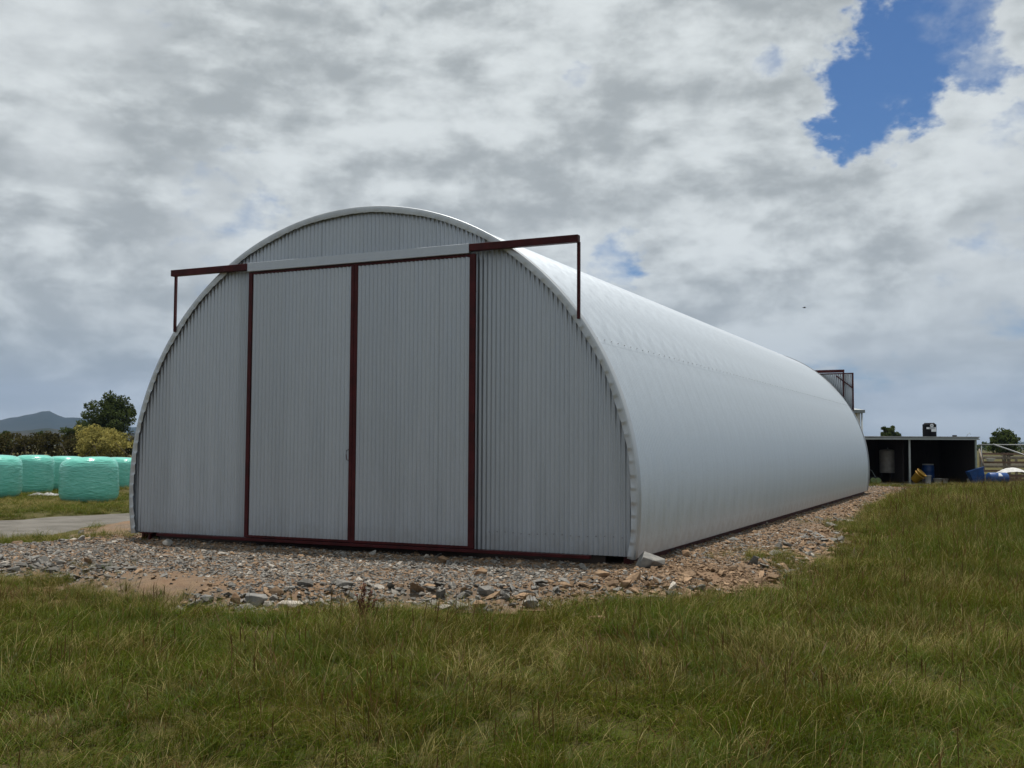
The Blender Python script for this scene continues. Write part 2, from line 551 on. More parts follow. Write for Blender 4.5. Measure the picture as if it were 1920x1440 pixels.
M_HILL = mat('forested_hill', (0.014, 0.022, 0.014), 0.95, 0, 0, 0.004, col2=(0.028, 0.032, 0.020), spec=0.05)
M_HILL2 = mat('scrubby_foothill', (0.016, 0.024, 0.013), 0.95, 0, 0, 0.012, col2=(0.050, 0.040, 0.025), spec=0.05)
hills('hills', 5200, 2200, [(-2500, 800), (-700, 795), (-300, 800), (-60, 786), (0, 782), (22, 779), (45, 774), (62, 770), (80, 766), (98, 771), (118, 773), (140, 776),
                            (160, 782), (220, 797), (330, 806), (600, 815), (1000, 822), (1400, 828), (1840, 829), (1920, 831), (4000, 815)], M_HILL, 5, 60)
hills('foothills', 2300, 900, [(-2500, 812), (-300, 812), (0, 808), (40, 806), (95, 800), (110, 803), (140, 808), (250, 812), (600, 824), (1000, 829), (1840, 832), (1920, 832), (4000, 825)], M_HILL2, 15, 5)

# ------------------------------------------------------------------ the arched barn
BA, BB, BZC, BL = 4.83, 4.71, 0.80, 27.3
T0 = -math.asin(BZC / BB)
barn = empty('arched_barn', (-2.5634, 17.0877, 0.10), BARN_YAW)
tag(barn, 'long half-round corrugated steel barn with red-framed sliding front doors', 'barn')


def arc(t, dr=0.0):
    return (BA + dr) * math.cos(t), BZC + (BB + dr) * math.sin(t)


def arc_top(u, dr=0.0):
    k = max(0.0, 1 - (u / (BA + dr)) ** 2)
    return BZC + (BB + dr) * math.sqrt(k)


def arc_bottom(u):
    return 0.0


# roof: curved sheets, three to a ring
NRING = 36
PIT = BL / NRING
WAVE = PIT / 10
LAPS = [(T0, R(31.5)), (R(30), R(150)), (R(148.5), math.pi - T0)]
roof_meshes = []
for li, (ta, tb) in enumerate(LAPS):
    nv = 10 * 8 + 5
    nt = 44 if li == 1 else 22
    vv = np.linspace(0, PIT, nv); tt = np.linspace(ta, tb, nt)
    VV, TT = np.meshgrid(vv, tt, indexing='ij')
    dr = 0.0085 * np.cos(2 * np.pi * VV / WAVE) + (0.0012 if li == 1 else 0.0) - 0.0095
    Vx = np.stack([(BA + dr) * np.cos(TT), VV, BZC + (BB + dr) * np.sin(TT)], -1).reshape(-1, 3)
    roof_meshes.append(np_mesh(Vx, grid_faces(nv, nt)))
for i in range(NRING):
    for li, m_ in enumerate(roof_meshes):
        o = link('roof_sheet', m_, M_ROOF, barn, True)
        o.location = (0, i * PIT, 0)
# screw rows along the roof laps
sm = MB()
for t in (R(30.7), R(149.3)):
    for k in range(int(BL / WAVE / 4)):
        vv_ = (k + 0.5) * WAVE * 4
        u, z = arc(t, 0.004)
        nx, nz = math.cos(t), math.sin(t)
        tx, tz = -nz, nx
        r = 0.007
        base = [(u + tx * r * math.cos(a), vv_ + r * math.sin(a), z + tz * r * math.cos(a)) for a in np.linspace(0, 2 * math.pi, 7)[:-1]]
        tip = [(p[0] + nx * 0.012, p[1], p[2] + nz * 0.012) for p in base]
        sm.add(base + tip, [(i, (i + 1) % 6, 6 + (i + 1) % 6, 6 + i) for i in range(6)] + [tuple(range(6, 12))])
tag(sm.build('roof_screws', M_SCREW, barn), kind='stuff')


def wall_sheet(name, u0, u1, z0, ztop, v, parent, material, lift=0.0, z0f=None, sgn=1):
    """corrugated sheet with vertical ribs between u0 and u1; ztop is a function of u"""
    n = max(5, int(round((u1 - u0) / 0.0762 * 8)) + 1)
    us = np.linspace(u0, u1, n)
    V = []
    zs = 3
    for u in us:
        y = v + sgn * (0.0115 * math.cos(2 * math.pi * u / 0.0762) - lift)
        zt = ztop(u); zb = z0
        for k in range(zs):
            V.append((u, y, zb + (zt - zb) * k / (zs - 1)))
    return link(name, np_mesh(V, grid_faces(n, zs)), material, parent, True)


def clad(u0, u1, z0, ztop, v, parent, material, sgn=1, name='corrugated_sheet', w=0.762):
    u = u0; i = 0
    while u < u1 - 0.03:
        e = min(u + w, u1)
        wall_sheet(name, u, min(e + 0.03, u1), z0, ztop, v, parent, material, lift=0.0016 * (i % 2) + random.uniform(0, .0012), sgn=sgn)
        u = e; i += 1


HALF = BA * math.sqrt(1 - (BZC / BB) ** 2)
DL, DM, DR = -2.13, 0.037, 2.255
rim_in = lambda u: arc_top(u, -0.045)


def low_cut(side):
    # ends of the end wall follow the inward curve at the foot
    return None


# end walls, front (v=0.05) and back
for v, sgn in ((0.06, 1), (BL - 0.06, -1)):
    for ua, ub in ((-4.745, -2.05), (2.17, 4.745)):
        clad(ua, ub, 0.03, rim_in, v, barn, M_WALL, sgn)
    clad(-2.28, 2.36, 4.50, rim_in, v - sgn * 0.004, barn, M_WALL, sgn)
    # narrow curved-edge pieces closing the bulge beyond the base width
    for s in (-1, 1):
        us = np.linspace(4.70, 4.795, 9)
        V = []
        for u in us:
            k = math.sqrt(max(0, 1 - (u / (BA - 0.03)) ** 2)) * BB
            V += [(s * u, v + 0.004 * sgn, max(0.02, BZC - k)), (s * u, v + 0.004 * sgn, BZC + k)]
        link('edge_strip', np_mesh(V, grid_faces(len(us), 2)), M_WALL, barn)

# arch flashing in lapped lengths, crimped by hand along its inner edge
nseg = 8
tts = np.linspace(T0, math.pi - T0, nseg + 1)
for end, v0, sg in (('front', 0.0, -1), ('back', BL, 1)):
    for k in range(nseg):
        ta, tb = tts[k] - (0.012 if k else 0), tts[k + 1]
        nt = 90
        V = []
        for j in range(nt):
            t = ta + (tb - ta) * j / (nt - 1)
            low = 1.0 - 0.55 * math.sin(max(0, min(math.pi, t)))
            ph = t * 4.8 / 0.20
            saw = (ph % 1.0)
            crimp = (0.010 * (1 - saw) ** 2 + 0.003 * math.sin(t * 71)) * low
            w = 0.088 + 0.010 * math.sin(t * 23 + 1) * low + 0.012 * (saw - 0.5) * low
            lift = 0.0012 * (k % 2)
            rows = [(-w, 0.020 + crimp * 1.4 + lift), (-w * 0.6, 0.026 + crimp * 1.2 + lift), (-w * 0.25, 0.028 + crimp * .5 + lift), (0.010, 0.029 + lift),
                    (0.016 + lift, 0.022), (0.017 + lift, -0.05), (0.014 + lift, -0.13)]
            for dr, out in rows:
                u, z = arc(t, dr)
                V.append((u, v0 + sg * out, z))
        link('arch_flashing', np_mesh(V, grid_faces(nt, 7)), M_FLASH, barn, True)


def end_fittings(v0, sg, front):
    """track beam, end posts, cover flashing, sliding doors; sg=-1 front, +1 back"""
    zo = 0.0 if front else 0.11
    y = lambda d: v0 + sg * d            # d = distance proud of the end wall

    def bx(name, u0, u1, d0, d1, z0, z1, m_, par=barn, bv=0.004):
        m = MB(); m.box(u0, u1, min(y(d0), y(d1)), max(y(d0), y(d1)), z0, z1)
        return bevel(m.build(name, m_, par), bv, 1)
    for a, b_ in ((-3.865, DL - 0.01), (DR - 0.095, 3.965)):
        bm_ = bx('track_beam', a, b_, 0.05, 0.15, 4.612 - zo, 4.722 - zo, M_RED)
    for s, u in ((-1, -3.835), (1, 3.94)):
        zt = arc_top(u, 0.0)
        bx('end_post', u - 0.022, u + 0.022, 0.02, 0.065, zt - 0.04, 4.63 - zo, M_RED)
    bx('cover_flashing', DL - 0.008, DR - 0.097, 0.03, 0.155, 4.578 - zo, 4.728 - zo, M_DOOR)
    bx('bottom_guide', -4.07, 4.14, 0.035, 0.135, -0.012, 0.036, M_RED)

    def door(u0, u1, lw, rw, opened=0.0, handle=None):
        d = empty('sliding_door', (0, 0, 0)); d.parent = barn
        d.location = (opened, 0, -zo * .8)
        fr = lambda n, a, b_, z0, z1, d0=0.07, d1=0.118: bx(n, a, b_, d0, d1, z0, z1, M_RED, d)
        fr('stile', u0, u0 + lw, 0.045, 4.57); fr('stile', u1 - rw, u1, 0.045, 4.57)
        fr('top_rail', u0 + lw + .001, u1 - rw - .001, 4.53, 4.57, 0.07, 0.112)
        fr('bottom_rail', u0 + lw + .001, u1 - rw - .001, 0.045, 0.085, 0.07, 0.121)
        clad(u0 + lw * 0.6, u1 - rw * 0.6, 0.07, lambda u: 4.55, y(0.098), d, M_DOOR, -sg, w=0.762)
        # brace on the inner face
        m = MB(); m.bar((u1 - 0.65, y(0.045), 4.47), (u1 - 0.03, y(0.045), 3.98), 0.04, 0.04); m.build('brace', M_RED, d)
        m = MB(); m.bar((u0 + 0.05, y(0.045), 2.3), (u1 - 0.05, y(0.045), 2.3), 0.04, 0.05); m.build('brace', M_RED, d)
        if handle:
            m = MB(); h = handle
            m.tube([(h, y(0.10), 1.36), (h - 0.015, y(0.15), 1.375), (h - 0.02, y(0.155), 1.45), (h - 0.015, y(0.15), 1.525), (h, y(0.10), 1.54)], 0.006, 6)
            m.build('handle', M_RED, d, True)
        return d
    if front:
        door(DL, DM - 0.002, 0.075, 0.066, handle=-0.028)
        door(DM + 0.002, DR, 0.066, 0.1)
    else:
        door(DL, DM - 0.002, 0.075, 0.066)
        door(DM + 0.002, DR, 0.066, 0.06, opened=2.05)


end_fittings(0.0, -1, True)
end_fittings(BL, 1, False)
# foundation runners just inside the shell and small feet at the front-left corner
for s in (-1, 1):
    m = MB(); m.box(s * 4.62 - 0.05, s * 4.62 + 0.05, 0.14, BL - 0.14, -0.13, 0.10); m.build('base_runner', M_RED, barn)
for u in (-4.50, -4.345):
    m = MB(); m.box(u - 0.02, u + 0.02, -0.02, 0.03, -0.16, 0.012); m.build('foot', M_RED, barn)
m = MB(); m.box(-4.56, -4.28, -0.025, 0.03, 0.013, 0.028); m.build('foot_plate', M_RED, barn)
m = MB(); m.box(-4.2, 4.3, 0.10, 0.16, -0.16, 0.04); m.build('gap_shade_strip', mat('painted_gap_shade', (0.03, 0.02, 0.016), 0.9), barn)  # near-black strip added as painted shade in the gap below the doors
# row of fixing screws across the front sheets
sm = MB()
for k in range(17):
    u = 2.45 + k * 0.0762 * 1.75
    z = 0.30 + 0.01 * math.sin(k)
    sm.tube([(u, 0.045, z), (u, 0.030, z)], 0.009, 6)
tag(sm.build('wall_screws', M_SCREW, barn), kind='stuff')

BM = Matrix.Translation((-2.5634, 17.0877, 0.10)) @ Matrix.Rotation(BARN_YAW, 4, 'Z')
_inv = BM.inverted()


def barn_uv(x, y):
    c_, s_ = math.cos(BARN_YAW), math.sin(BARN_YAW)
    dx, dy = x + 2.5634, y - 17.0877
    return dx * c_ + dy * s_, -dx * s_ + dy * c_


def in_barn(x, y, m=0.0):
    u, v = barn_uv(x, y)
    return (np.abs(u) < 4.75 + m) & (v > -m) & (v < BL + m)


# ------------------------------------------------------------------ instancing onto points (stuff only)
def proto_coll(name, objs):
    c = bpy.data.collections.new(name)
    for o in objs: c.objects.link(o)
    return c


def scatter(name, P, rot, scl, idx, coll, parent=None):
    me = bpy.data.meshes.new('mesh')
    n = len(P)
    me.vertices.add(n); me.vertices.foreach_set('co', np.asarray(P, np.float32).ravel())
    a = me.attributes.new('rot', 'FLOAT_VECTOR', 'POINT'); a.data.foreach_set('vector', np.asarray(rot, np.float32).ravel())
    a = me.attributes.new('scl', 'FLOAT_VECTOR', 'POINT'); a.data.foreach_set('vector', np.asarray(scl, np.float32).ravel())
    a = me.attributes.new('idx', 'INT', 'POINT'); a.data.foreach_set('value', np.asarray(idx, np.int32))
    o = bpy.data.objects.new(name, me); COL.objects.link(o)
    if parent: o.parent = parent
    t = bpy.data.node_groups.new(name + '_nodes', 'GeometryNodeTree')
    t.interface.new_socket('Geometry', in_out='INPUT', socket_type='NodeSocketGeometry')
    t.interface.new_socket('Geometry', in_out='OUTPUT', socket_type='NodeSocketGeometry')
    gi = t.nodes.new('NodeGroupInput'); go = t.nodes.new('NodeGroupOutput')
    ci = t.nodes.new('GeometryNodeCollectionInfo'); ci.inputs['Collection'].default_value = coll
    ci.inputs['Separate Children'].default_value = True; ci.inputs['Reset Children'].default_value = True
    ip = t.nodes.new('GeometryNodeInstanceOnPoints'); ip.inputs['Pick Instance'].default_value = True

    def named(nm, typ):
        nd = t.nodes.new('GeometryNodeInputNamedAttribute'); nd.data_type = typ; nd.inputs['Name'].default_value = nm
        return nd.outputs['Attribute']
    e2r = t.nodes.new('FunctionNodeEulerToRotation')
    t.links.new(named('rot', 'FLOAT_VECTOR'), e2r.inputs[0])
    L = t.links.new
    L(gi.outputs[0], ip.inputs['Points']); L(ci.outputs[0], ip.inputs['Instance'])
    L(named('idx', 'INT'), ip.inputs['Instance Index']); L(e2r.outputs[0], ip.inputs['Rotation'])
    L(named('scl', 'FLOAT_VECTOR'), ip.inputs['Scale']); L(ip.outputs[0], go.inputs[0])
    md = o.modifiers.new('scatter', 'NODES'); md.node_group = t
    o['kind'] = 'stuff'
    return o


# ------------------------------------------------------------------ stones
def rock_mesh(flat, seed, n=11):
    r = random.Random(seed)
    bm = bmesh.new()
    for _ in range(n):
        d = Vector((r.gauss(0, 1), r.gauss(0, 1), r.gauss(0, 1))).normalized() * r.uniform(0.8, 1.05)
        bm.verts.new((d.x * 0.5 * r.uniform(.9, 1.15), d.y * 0.5 * 0.72, d.z * 0.5 * flat))
    bmesh.ops.convex_hull(bm, input=bm.verts)
    for v_ in [v_ for v_ in bm.verts if not v_.link_faces]: bm.verts.remove(v_)
    bmesh.ops.recalc_face_normals(bm, faces=bm.faces)
    me = bpy.data.meshes.new('stone'); bm.to_mesh(me); bm.free()
    return me


stone_meshes = []
for k in range(18):
    me = rock_mesh([0.32, 0.45, 0.6][k % 3], 100 + k)
    me.materials.append((M_STONE_G, M_STONE_T, M_STONE_P)[k // 6])
    stone_meshes.append(me)
stone_coll = proto_coll('stone_kinds', [bpy.data.objects.new('stone_kind_%02d' % k, me) for k, me in enumerate(stone_meshes)])

soil_spots = [(gp(x, y, 0)[:2], r_) for x, y, r_ in ((170, 1088, .9), (335, 1090, .6), (60, 1076, .5), (315, 1098, .75), (215, 1095, .8), (120, 1085, .7), (270, 1082, .4), (190, 988, 2.2), (230, 1000, 1.2), (1450, 1045, .45), (1515, 1030, .8), (1560, 985, .9), (1400, 1060, .3), (1330, 1075, .3), (330, 1040, .35))]


def stone_density(x, y, s):
    d = sstep(-0.15, 0.15, s) * (0.55 + 0.75 * fbm(x * 0.8, y * 0.8, 71))
    d = d * (1 - 0.5 * np.exp(-((barn_uv(x, y)[1] + 0.35) / 0.45) ** 2) * (np.abs(barn_uv(x, y)[0]) < 4.2))
    for (c_, r_) in soil_spots:
        d = d * (1 - 0.9 * np.exp(-((x - c_[0]) ** 2 + (y - c_[1]) ** 2) / (r_ * r_)))
    return d


x = np.concatenate([rng.uniform(-13, 9, 190000), rng.uniform(2, 22, 240000)]); y = np.concatenate([rng.uniform(9.5, 21, 190000), rng.uniform(13, 48, 240000)])
u_, v_ = barn_uv(x, y)
view = (np.abs(x) < 0.62 * y + 2.0)
keep = view & ~in_barn(x, y, -0.25) & ~((u_ < -4.6) & (v_ > 6))
x, y = x[keep], y[keep]
s = pad_sd(x, y)
dn = stone_density(x, y, s) * np.where(y < 26, 1.0, 0.55)
k = rng.random(len(x)) < dn
x, y, s = x[k], y[k], s[k]
u_, v_ = barn_uv(x, y)
n = len(x)
size = np.exp(rng.normal(math.log(0.036), 0.46, n))
size = np.clip(size * (1 + (s < .75) * np.where(rng.random(n) < .05, rng.uniform(1.5, 3.6, n), .35 * (rng.random(n) < .4))), 0.018, 0.25)
side = sstep(3.6, 5.2, u_)                     # tan rock along the right flank, grey slate in front
p_tan = np.clip(0.15 + 0.52 * side + 0.35 * np.exp(-(v_ / 0.9) ** 2) + 0.25 * (fbm(x * .5, y * .5, 81) - .5), 0, 1)
r1 = rng.random(n)
kind = np.where(r1 < p_tan, 1, np.where(rng.random(n) < 0.20, 2, 0))
idx = kind * 6 + rng.integers(0, 6, n)
z = pad_h(x, y, s) + size * 0.10
rot = np.stack([rng.normal(0, .28, n), rng.normal(0, .28, n), rng.uniform(0, 6.28, n)], 1)
scl = np.stack([size * rng.uniform(.8, 1.5, n), size * rng.uniform(.8, 1.3, n), size * rng.uniform(.7, 1.2, n)], 1)
vis = size / np.hypot(x, y)
order = np.argsort(-vis)
top = order[:280]; rest = order[280:]
for i in top:
    o = link('stone', stone_meshes[idx[i]], None, pad)
    o.location = (x[i], y[i], z[i]); o.rotation_euler = rot[i]; o.scale = scl[i]
scatter('loose_gravel', np.stack([x, y, z], 1)[rest], rot[rest], scl[rest], idx[rest], stone_coll, pad)


def boulder(px, py, w, d, h, m_, label, seed, rz=0.0, sink=0.25, tilt=(0, 0)):
    p = gp(px, py, 0.0)
    bm = bmesh.new(); r = random.Random(seed)
    for _ in range(13):
        q_ = Vector((r.gauss(0, 1), r.gauss(0, 1), r.gauss(0, 1))).normalized() * r.uniform(.86, 1.05)
        bm.verts.new((q_.x * w / 2, q_.y * d / 2, q_.z * h / 2))
    bmesh.ops.convex_hull(bm, input=bm.verts)
    for v_ in [v_ for v_ in bm.verts if not v_.link_faces]: bm.verts.remove(v_)
    bmesh.ops.recalc_face_normals(bm, faces=bm.faces)
    bmesh.ops.bevel(bm, geom=list(bm.edges), offset=min(w, h) * 0.025, segments=1, affect='EDGES')
    me = bpy.data.meshes.new('boulder'); bm.to_mesh(me); bm.free()
    o = link('boulder', me, m_)
    zz_ = float(pad_h(np.array([p[0]]), np.array([p[1]]))[0])
    o.location = (p[0], p[1], zz_ + h * (0.62 - sink)); o.rotation_euler = (tilt[0], tilt[1], rz)
    return tag(o, label, 'rock')


M_BOULD = mat('slate_boulder', (0.145, 0.145, 0.142), 0.9, 0, 0, 6, col2=(0.25, 0.24, 0.22), bump=0.5, bscale=14, spec=0.2)
M_BOULD_T = mat('clay_boulder', (0.17, 0.095, 0.053), 0.9, 0, 0, 6, col2=(0.27, 0.19, 0.12), bump=0.5, bscale=14, spec=0.2)
boulder(1216, 1064, 0.60, 0.42, 0.28, M_BOULD, 'large pale grey boulder wedged under the right front corner of the barn', 3, 0.4, .3)
boulder(478, 1112, 0.34, 0.24, 0.20, M_BOULD, 'big angular slate rock at the grass edge left of centre', 4, 0.6, .25, (.25, -.3))
boulder(441, 1112, 0.13, 0.13, 0.19, M_BOULD_T, 'rusty brown upright rock beside the big slate rock', 5, 0.2, .25)
boulder(545, 1112, 0.36, 0.2, 0.12, M_STONE_P, 'flat pale slab rock lying at the grass edge', 6, 0.1, .3, (0.15, .0))
boulder(388, 1108, 0.22, 0.18, 0.13, M_BOULD, 'small slate rock next to the bare clay patch', 7, 1.2, .3)
boulder(900, 1079, 0.22, 0.17, 0.15, M_BOULD_T, 'orange brown rock on the gravel below the right door stile', 8, 0.7, .25)
boulder(830, 1056, 0.19, 0.15, 0.15, M_BOULD_T, 'brown rock against the soil bank below the right door', 9, 0.2, .25)
boulder(315, 1024, 0.20, 0.15, 0.17, M_BOULD, 'dark grey pointed rock in front of the left barn wall', 10, 0.5, .2)
boulder(1128, 1082, 0.24, 0.18, 0.13, M_STONE_T, 'tan flat rock among the gravel near the right corner', 11, 0.1, .3)
boulder(1118, 1140, 0.26, 0.15, 0.15, M_BOULD_T, 'pinkish brown rock sunk in the grass beyond the gravel edge', 12, 0.1, .2)
boulder(995, 1112, 0.26, 0.2, 0.18, M_BOULD, 'grey rock at the grass edge right of centre', 13, 0.9, .3)
boulder(1286, 1044, 0.2, 0.15, 0.16, M_BOULD_T, 'single tan cobble beside the foot of the curved side wall', 14, .3, .3)

# ------------------------------------------------------------------ grass
def grass_mat(name, c_root, c_a, c_b, trans=0.35):
    m = bpy.data.materials.new(name); m.use_nodes = True
    t = m.node_tree; t.nodes.remove(t.nodes['Principled BSDF']); q = G(t)
    at_ = q.n('ShaderNodeAttribute', attribute_name='blade')
    sp = q.n('ShaderNodeSeparateColor'); q.put(sp.inputs[0], at_.outputs['Color'])
    geo = q.n('ShaderNodeNewGeometry')
    oi = q.n('ShaderNodeObjectInfo')
    n1 = q.rng(q.noise(geo.outputs['Position'], 0.75, 4, 0.6), 0.36, 0.64)
    f = q.math('ADD', q.math('MULTIPLY', sp.outputs[1], 0.45), q.math('MULTIPLY', n1, 0.45))
    f = q.math('ADD', f, q.math('MULTIPLY', oi.outputs['Random'], 0.25), clamp=True)
    c = q.mix(f, c_a, c_b)
    c = q.mix(q.rng(sp.outputs[0], 0.0, 0.45, 1.0, 0.0), c, c_root)
    df = q.n('ShaderNodeBsdfDiffuse'); q.put(df.inputs[0], c)
    tr = q.n('ShaderNodeBsdfTranslucent'); q.put(tr.inputs[0], c)
    gl = q.n('ShaderNodeBsdfGlossy'); gl.inputs['Roughness'].default_value = 0.45; gl.inputs['Color'].default_value = (1, 1, 1, 1)
    ms = q.n('ShaderNodeMixShader'); ms.inputs[0].default_value = trans
    t.links.new(df.outputs[0], ms.inputs[1]); t.links.new(tr.outputs[0], ms.inputs[2])
    m2 = q.n('ShaderNodeMixShader'); m2.inputs[0].default_value = 0.006
    t.links.new(ms.outputs[0], m2.inputs[1]); t.links.new(gl.outputs[0], m2.inputs[2])
    t.links.new(m2.outputs[0], t.nodes['Material Output'].inputs[0])
    return m


MG_GREEN = grass_mat('meadow_grass', (0.060, 0.054, 0.009), (0.030, 0.056, 0.0035), (0.088, 0.122, 0.009))
MG_OLIVE = grass_mat('olive_grass', (0.058, 0.043, 0.008), (0.054, 0.054, 0.005), (0.118, 0.104, 0.015))
MG_DRY = grass_mat('straw_grass', (0.10, 0.075, 0.022), (0.17, 0.135, 0.042), (0.38, 0.32, 0.13))
MG_SEED = grass_mat('brown_seed_heads', (0.07, 0.050, 0.012), (0.062, 0.036, 0.011), (0.11, 0.068, 0.023))


def patch_kind(name, seed, size, mix):
    """a small square of turf: mix = list of (material, blades, length, sd, lean, leansd, width, head)"""
    r = np.random.default_rng(seed)
    V = []; Fq = []; C = []; MI = []; mats_ = []
    swirl = r.uniform(-.5, .5)
    for mi, (m_, nb, L, Lv, lean, leanv, width, head) in enumerate(mix):
        mats_.append(m_)
        nseg = 5 if head else 3
        ccx, ccy = r.uniform(-size / 2, size / 2, 14), r.uniform(-size / 2, size / 2, 14)
        for b_ in range(nb):
            l = max(0.06, r.normal(L, Lv)); le = np.clip(r.normal(lean, leanv), 0.02, 1.45)
            if r.random() < .6:
                c_ = r.integers(0, 14); p = np.array([ccx[c_] + r.normal(0, .03), ccy[c_] + r.normal(0, .03), -0.015])
            else: p = np.array([r.uniform(-size / 2, size / 2), r.uniform(-size / 2, size / 2), -0.015])
            az = r.normal(0, 1.15) + swirl * p[0] / size * 3
            dx, dy = math.cos(az), math.sin(az)
            tw = r.uniform(-1.2, 1.2)
            wv = np.array([-dy, dx, 0.0]) * math.cos(tw) + np.array([dx, dy, 0]) * math.sin(tw) * 0.6
            wd = width * r.uniform(.6, 1.3); cb = r.random(); ang = le * 0.35; o = len(V)
            for k in range(nseg + 1):
                t = k / nseg
                if head: w_ = wd * (0.5 if t < 1 - head else 1.9) * (1 if k < nseg else 0.5)
                else: w_ = wd * (1 - t ** 2.2 * 0.92)
                V.append(p - wv * w_ / 2); V.append(p + wv * w_ / 2); C += [(t, cb, 0, 1)] * 2
                p = p + np.array([dx * math.sin(ang), dy * math.sin(ang), math.cos(ang)]) * l / nseg
                ang = min(ang + le * 1.5 / nseg, 1.72)
            for k in range(nseg): Fq.append((o + 2 * k, o + 2 * k + 1, o + 2 * k + 3, o + 2 * k + 2)); MI.append(mi)
    me = np_mesh(V, Fq)
    ca = me.color_attributes.new('blade', 'FLOAT_COLOR', 'POINT'); ca.data.foreach_set('color', np.array(C, np.float32).ravel())
    for m_ in mats_: me.materials.append(m_)
    me.polygons.foreach_set('material_index', np.array(MI, np.int32))
    return bpy.data.objects.new(name, me)


SZ = 0.45
kinds = []
gr = lambda n, L=.25: (MG_GREEN, n, L, .08, 1.15, .38, .0062, 0)
ol = lambda n, L=.27: (MG_OLIVE, n, L, .09, 1.12, .42, .0055, 0)
dr = lambda n, L=.31: (MG_DRY, n, L, .09, 1.05, .45, .0046, 0)
bl = lambda n: (MG_GREEN, n, .07, .02, 1.3, .25, .020, 0)
se = lambda n, L=.40: (MG_SEED, n, L, .07, .40, .25, .0048, .3)
for k in range(4): kinds.append(patch_kind('grass_kind_%02d' % len(kinds), 10 + k, SZ, [gr(185), ol(40), dr(12), se(2), bl(40)]))
for k in range(4): kinds.append(patch_kind('grass_kind_%02d' % len(kinds), 30 + k, SZ, [gr(90), ol(125), dr(18), se(7), bl(14)]))
for k in range(3): kinds.append(patch_kind('grass_kind_%02d' % len(kinds), 50 + k, SZ, [gr(60), ol(90), dr(70), se(3)]))
for k in range(3): kinds.append(patch_kind('grass_kind_%02d' % len(kinds), 70 + k, SZ, [gr(60), ol(110), dr(28), se(12)]))
tufts0 = len(kinds)
for k in range(5): kinds.append(patch_kind('grass_kind_%02d' % len(kinds), 90 + k, .16, [gr(26), ol(8), dr(3)]))
for k in range(3): kinds.append(patch_kind('grass_kind_%02d' % len(kinds), 95 + k, .18, [ol(12), dr(22)]))
grass_coll = proto_coll('grass_kinds', kinds)


def grass_grid(x0, x1, y0, y1, step):
    X, Y = np.meshgrid(np.arange(x0, x1, step), np.arange(y0, y1, step), indexing='ij')
    x = X.ravel() + rng.uniform(-.3, .3, X.size) * step; y = Y.ravel() + rng.uniform(-.3, .3, X.size) * step
    ok = (np.abs(x) < 0.58 * y + 1.8) & ~in_barn(x, y, 0.15)
    x, y = x[ok], y[ok]
    s = pad_sd(x, y); l = lane_sd(x, y)
    ok = (s < -0.10) & (l < -0.2)
    return x[ok], y[ok], s[ok]


pts = []
for (x0, x1, y0, y1, step, sc) in ((-8, 8, 3.2, 8.0, .33, .86), (-12, 11, 8.0, 15.5, .36, .95), (3, 19, 15.5, 25.0, .46, 1.15), (8, 31, 25.0, 49.0, .66, 1.45)):
    x, y, s = grass_grid(x0, x1, y0, y1, step)
    pts.append(np.stack([x, y, s, np.full(len(x), sc)], 1))
A = np.concatenate(pts); x, y, s, sc = A.T
bare = gp(50, 1108, -0.15)
kp = rng.random(len(x)) > 1.15 * np.exp(-(((x - bare[0]) / 2.3) ** 2 + ((y - bare[1]) / 0.95) ** 2))
kp &= ~((x < -3.2) & (y > 15))
x, y, s, sc = x[kp], y[kp], s[kp], sc[kp]
n = len(x)
z = ground_h(x, y)
flow = 3.4 * (fbm(x * 0.55, y * 0.55, 91, 3) - 0.5) * math.pi + 0.4
dry = fbm(x * 0.55, y * 0.55, 97, 4); oliv = fbm(x * 0.5 + 5, y * 0.5, 103, 4)
straw_spot = gp(1400, 1210, -0.1)
dry = dry + 0.20 * np.exp(-(((x - straw_spot[0]) / 1.6) ** 2 + ((y - straw_spot[1]) / 1.3) ** 2))
right = sstep(2.5, 9.0, x - 0.05 * y)
r1 = rng.random(n)
p_dry = np.clip(0.05 + 3.2 * (dry - 0.53), 0.01, 0.85)
p_seed = np.clip(0.10 + 2.0 * (oliv - 0.53) + 0.08 * right, 0.02, 0.6)
p_ol = np.clip(0.30 + 2.4 * (oliv - 0.5) + 0.25 * right, 0.05, 0.9)
idx = np.where(r1 < p_dry, 8 + rng.integers(0, 3, n), np.where(r1 < p_dry + p_seed, 11 + rng.integers(0, 3, n),
      np.where(rng.random(n) < p_ol, 4 + rng.integers(0, 4, n), rng.integers(0, 4, n))))
hgt = 0.12 + 1.40 * fbm(x * 1.2, y * 1.2, 111, 3)
hgt = hgt * (0.50 + 0.50 * sstep(0.0, 1.2, -s)) * (1 + 0.45 * right) * (1 - 0.5 * sstep(38, 46, y))
rot = np.stack([rng.normal(0, .06, n), rng.normal(0, .06, n), flow + rng.normal(0, .7, n)], 1)
scl = np.stack([sc, sc, (0.55 + .45 * sc) * hgt * rng.uniform(.85, 1.15, n)], 1)
scatter('long_grass', np.stack([x, y, z], 1), rot, scl, idx, grass_coll)
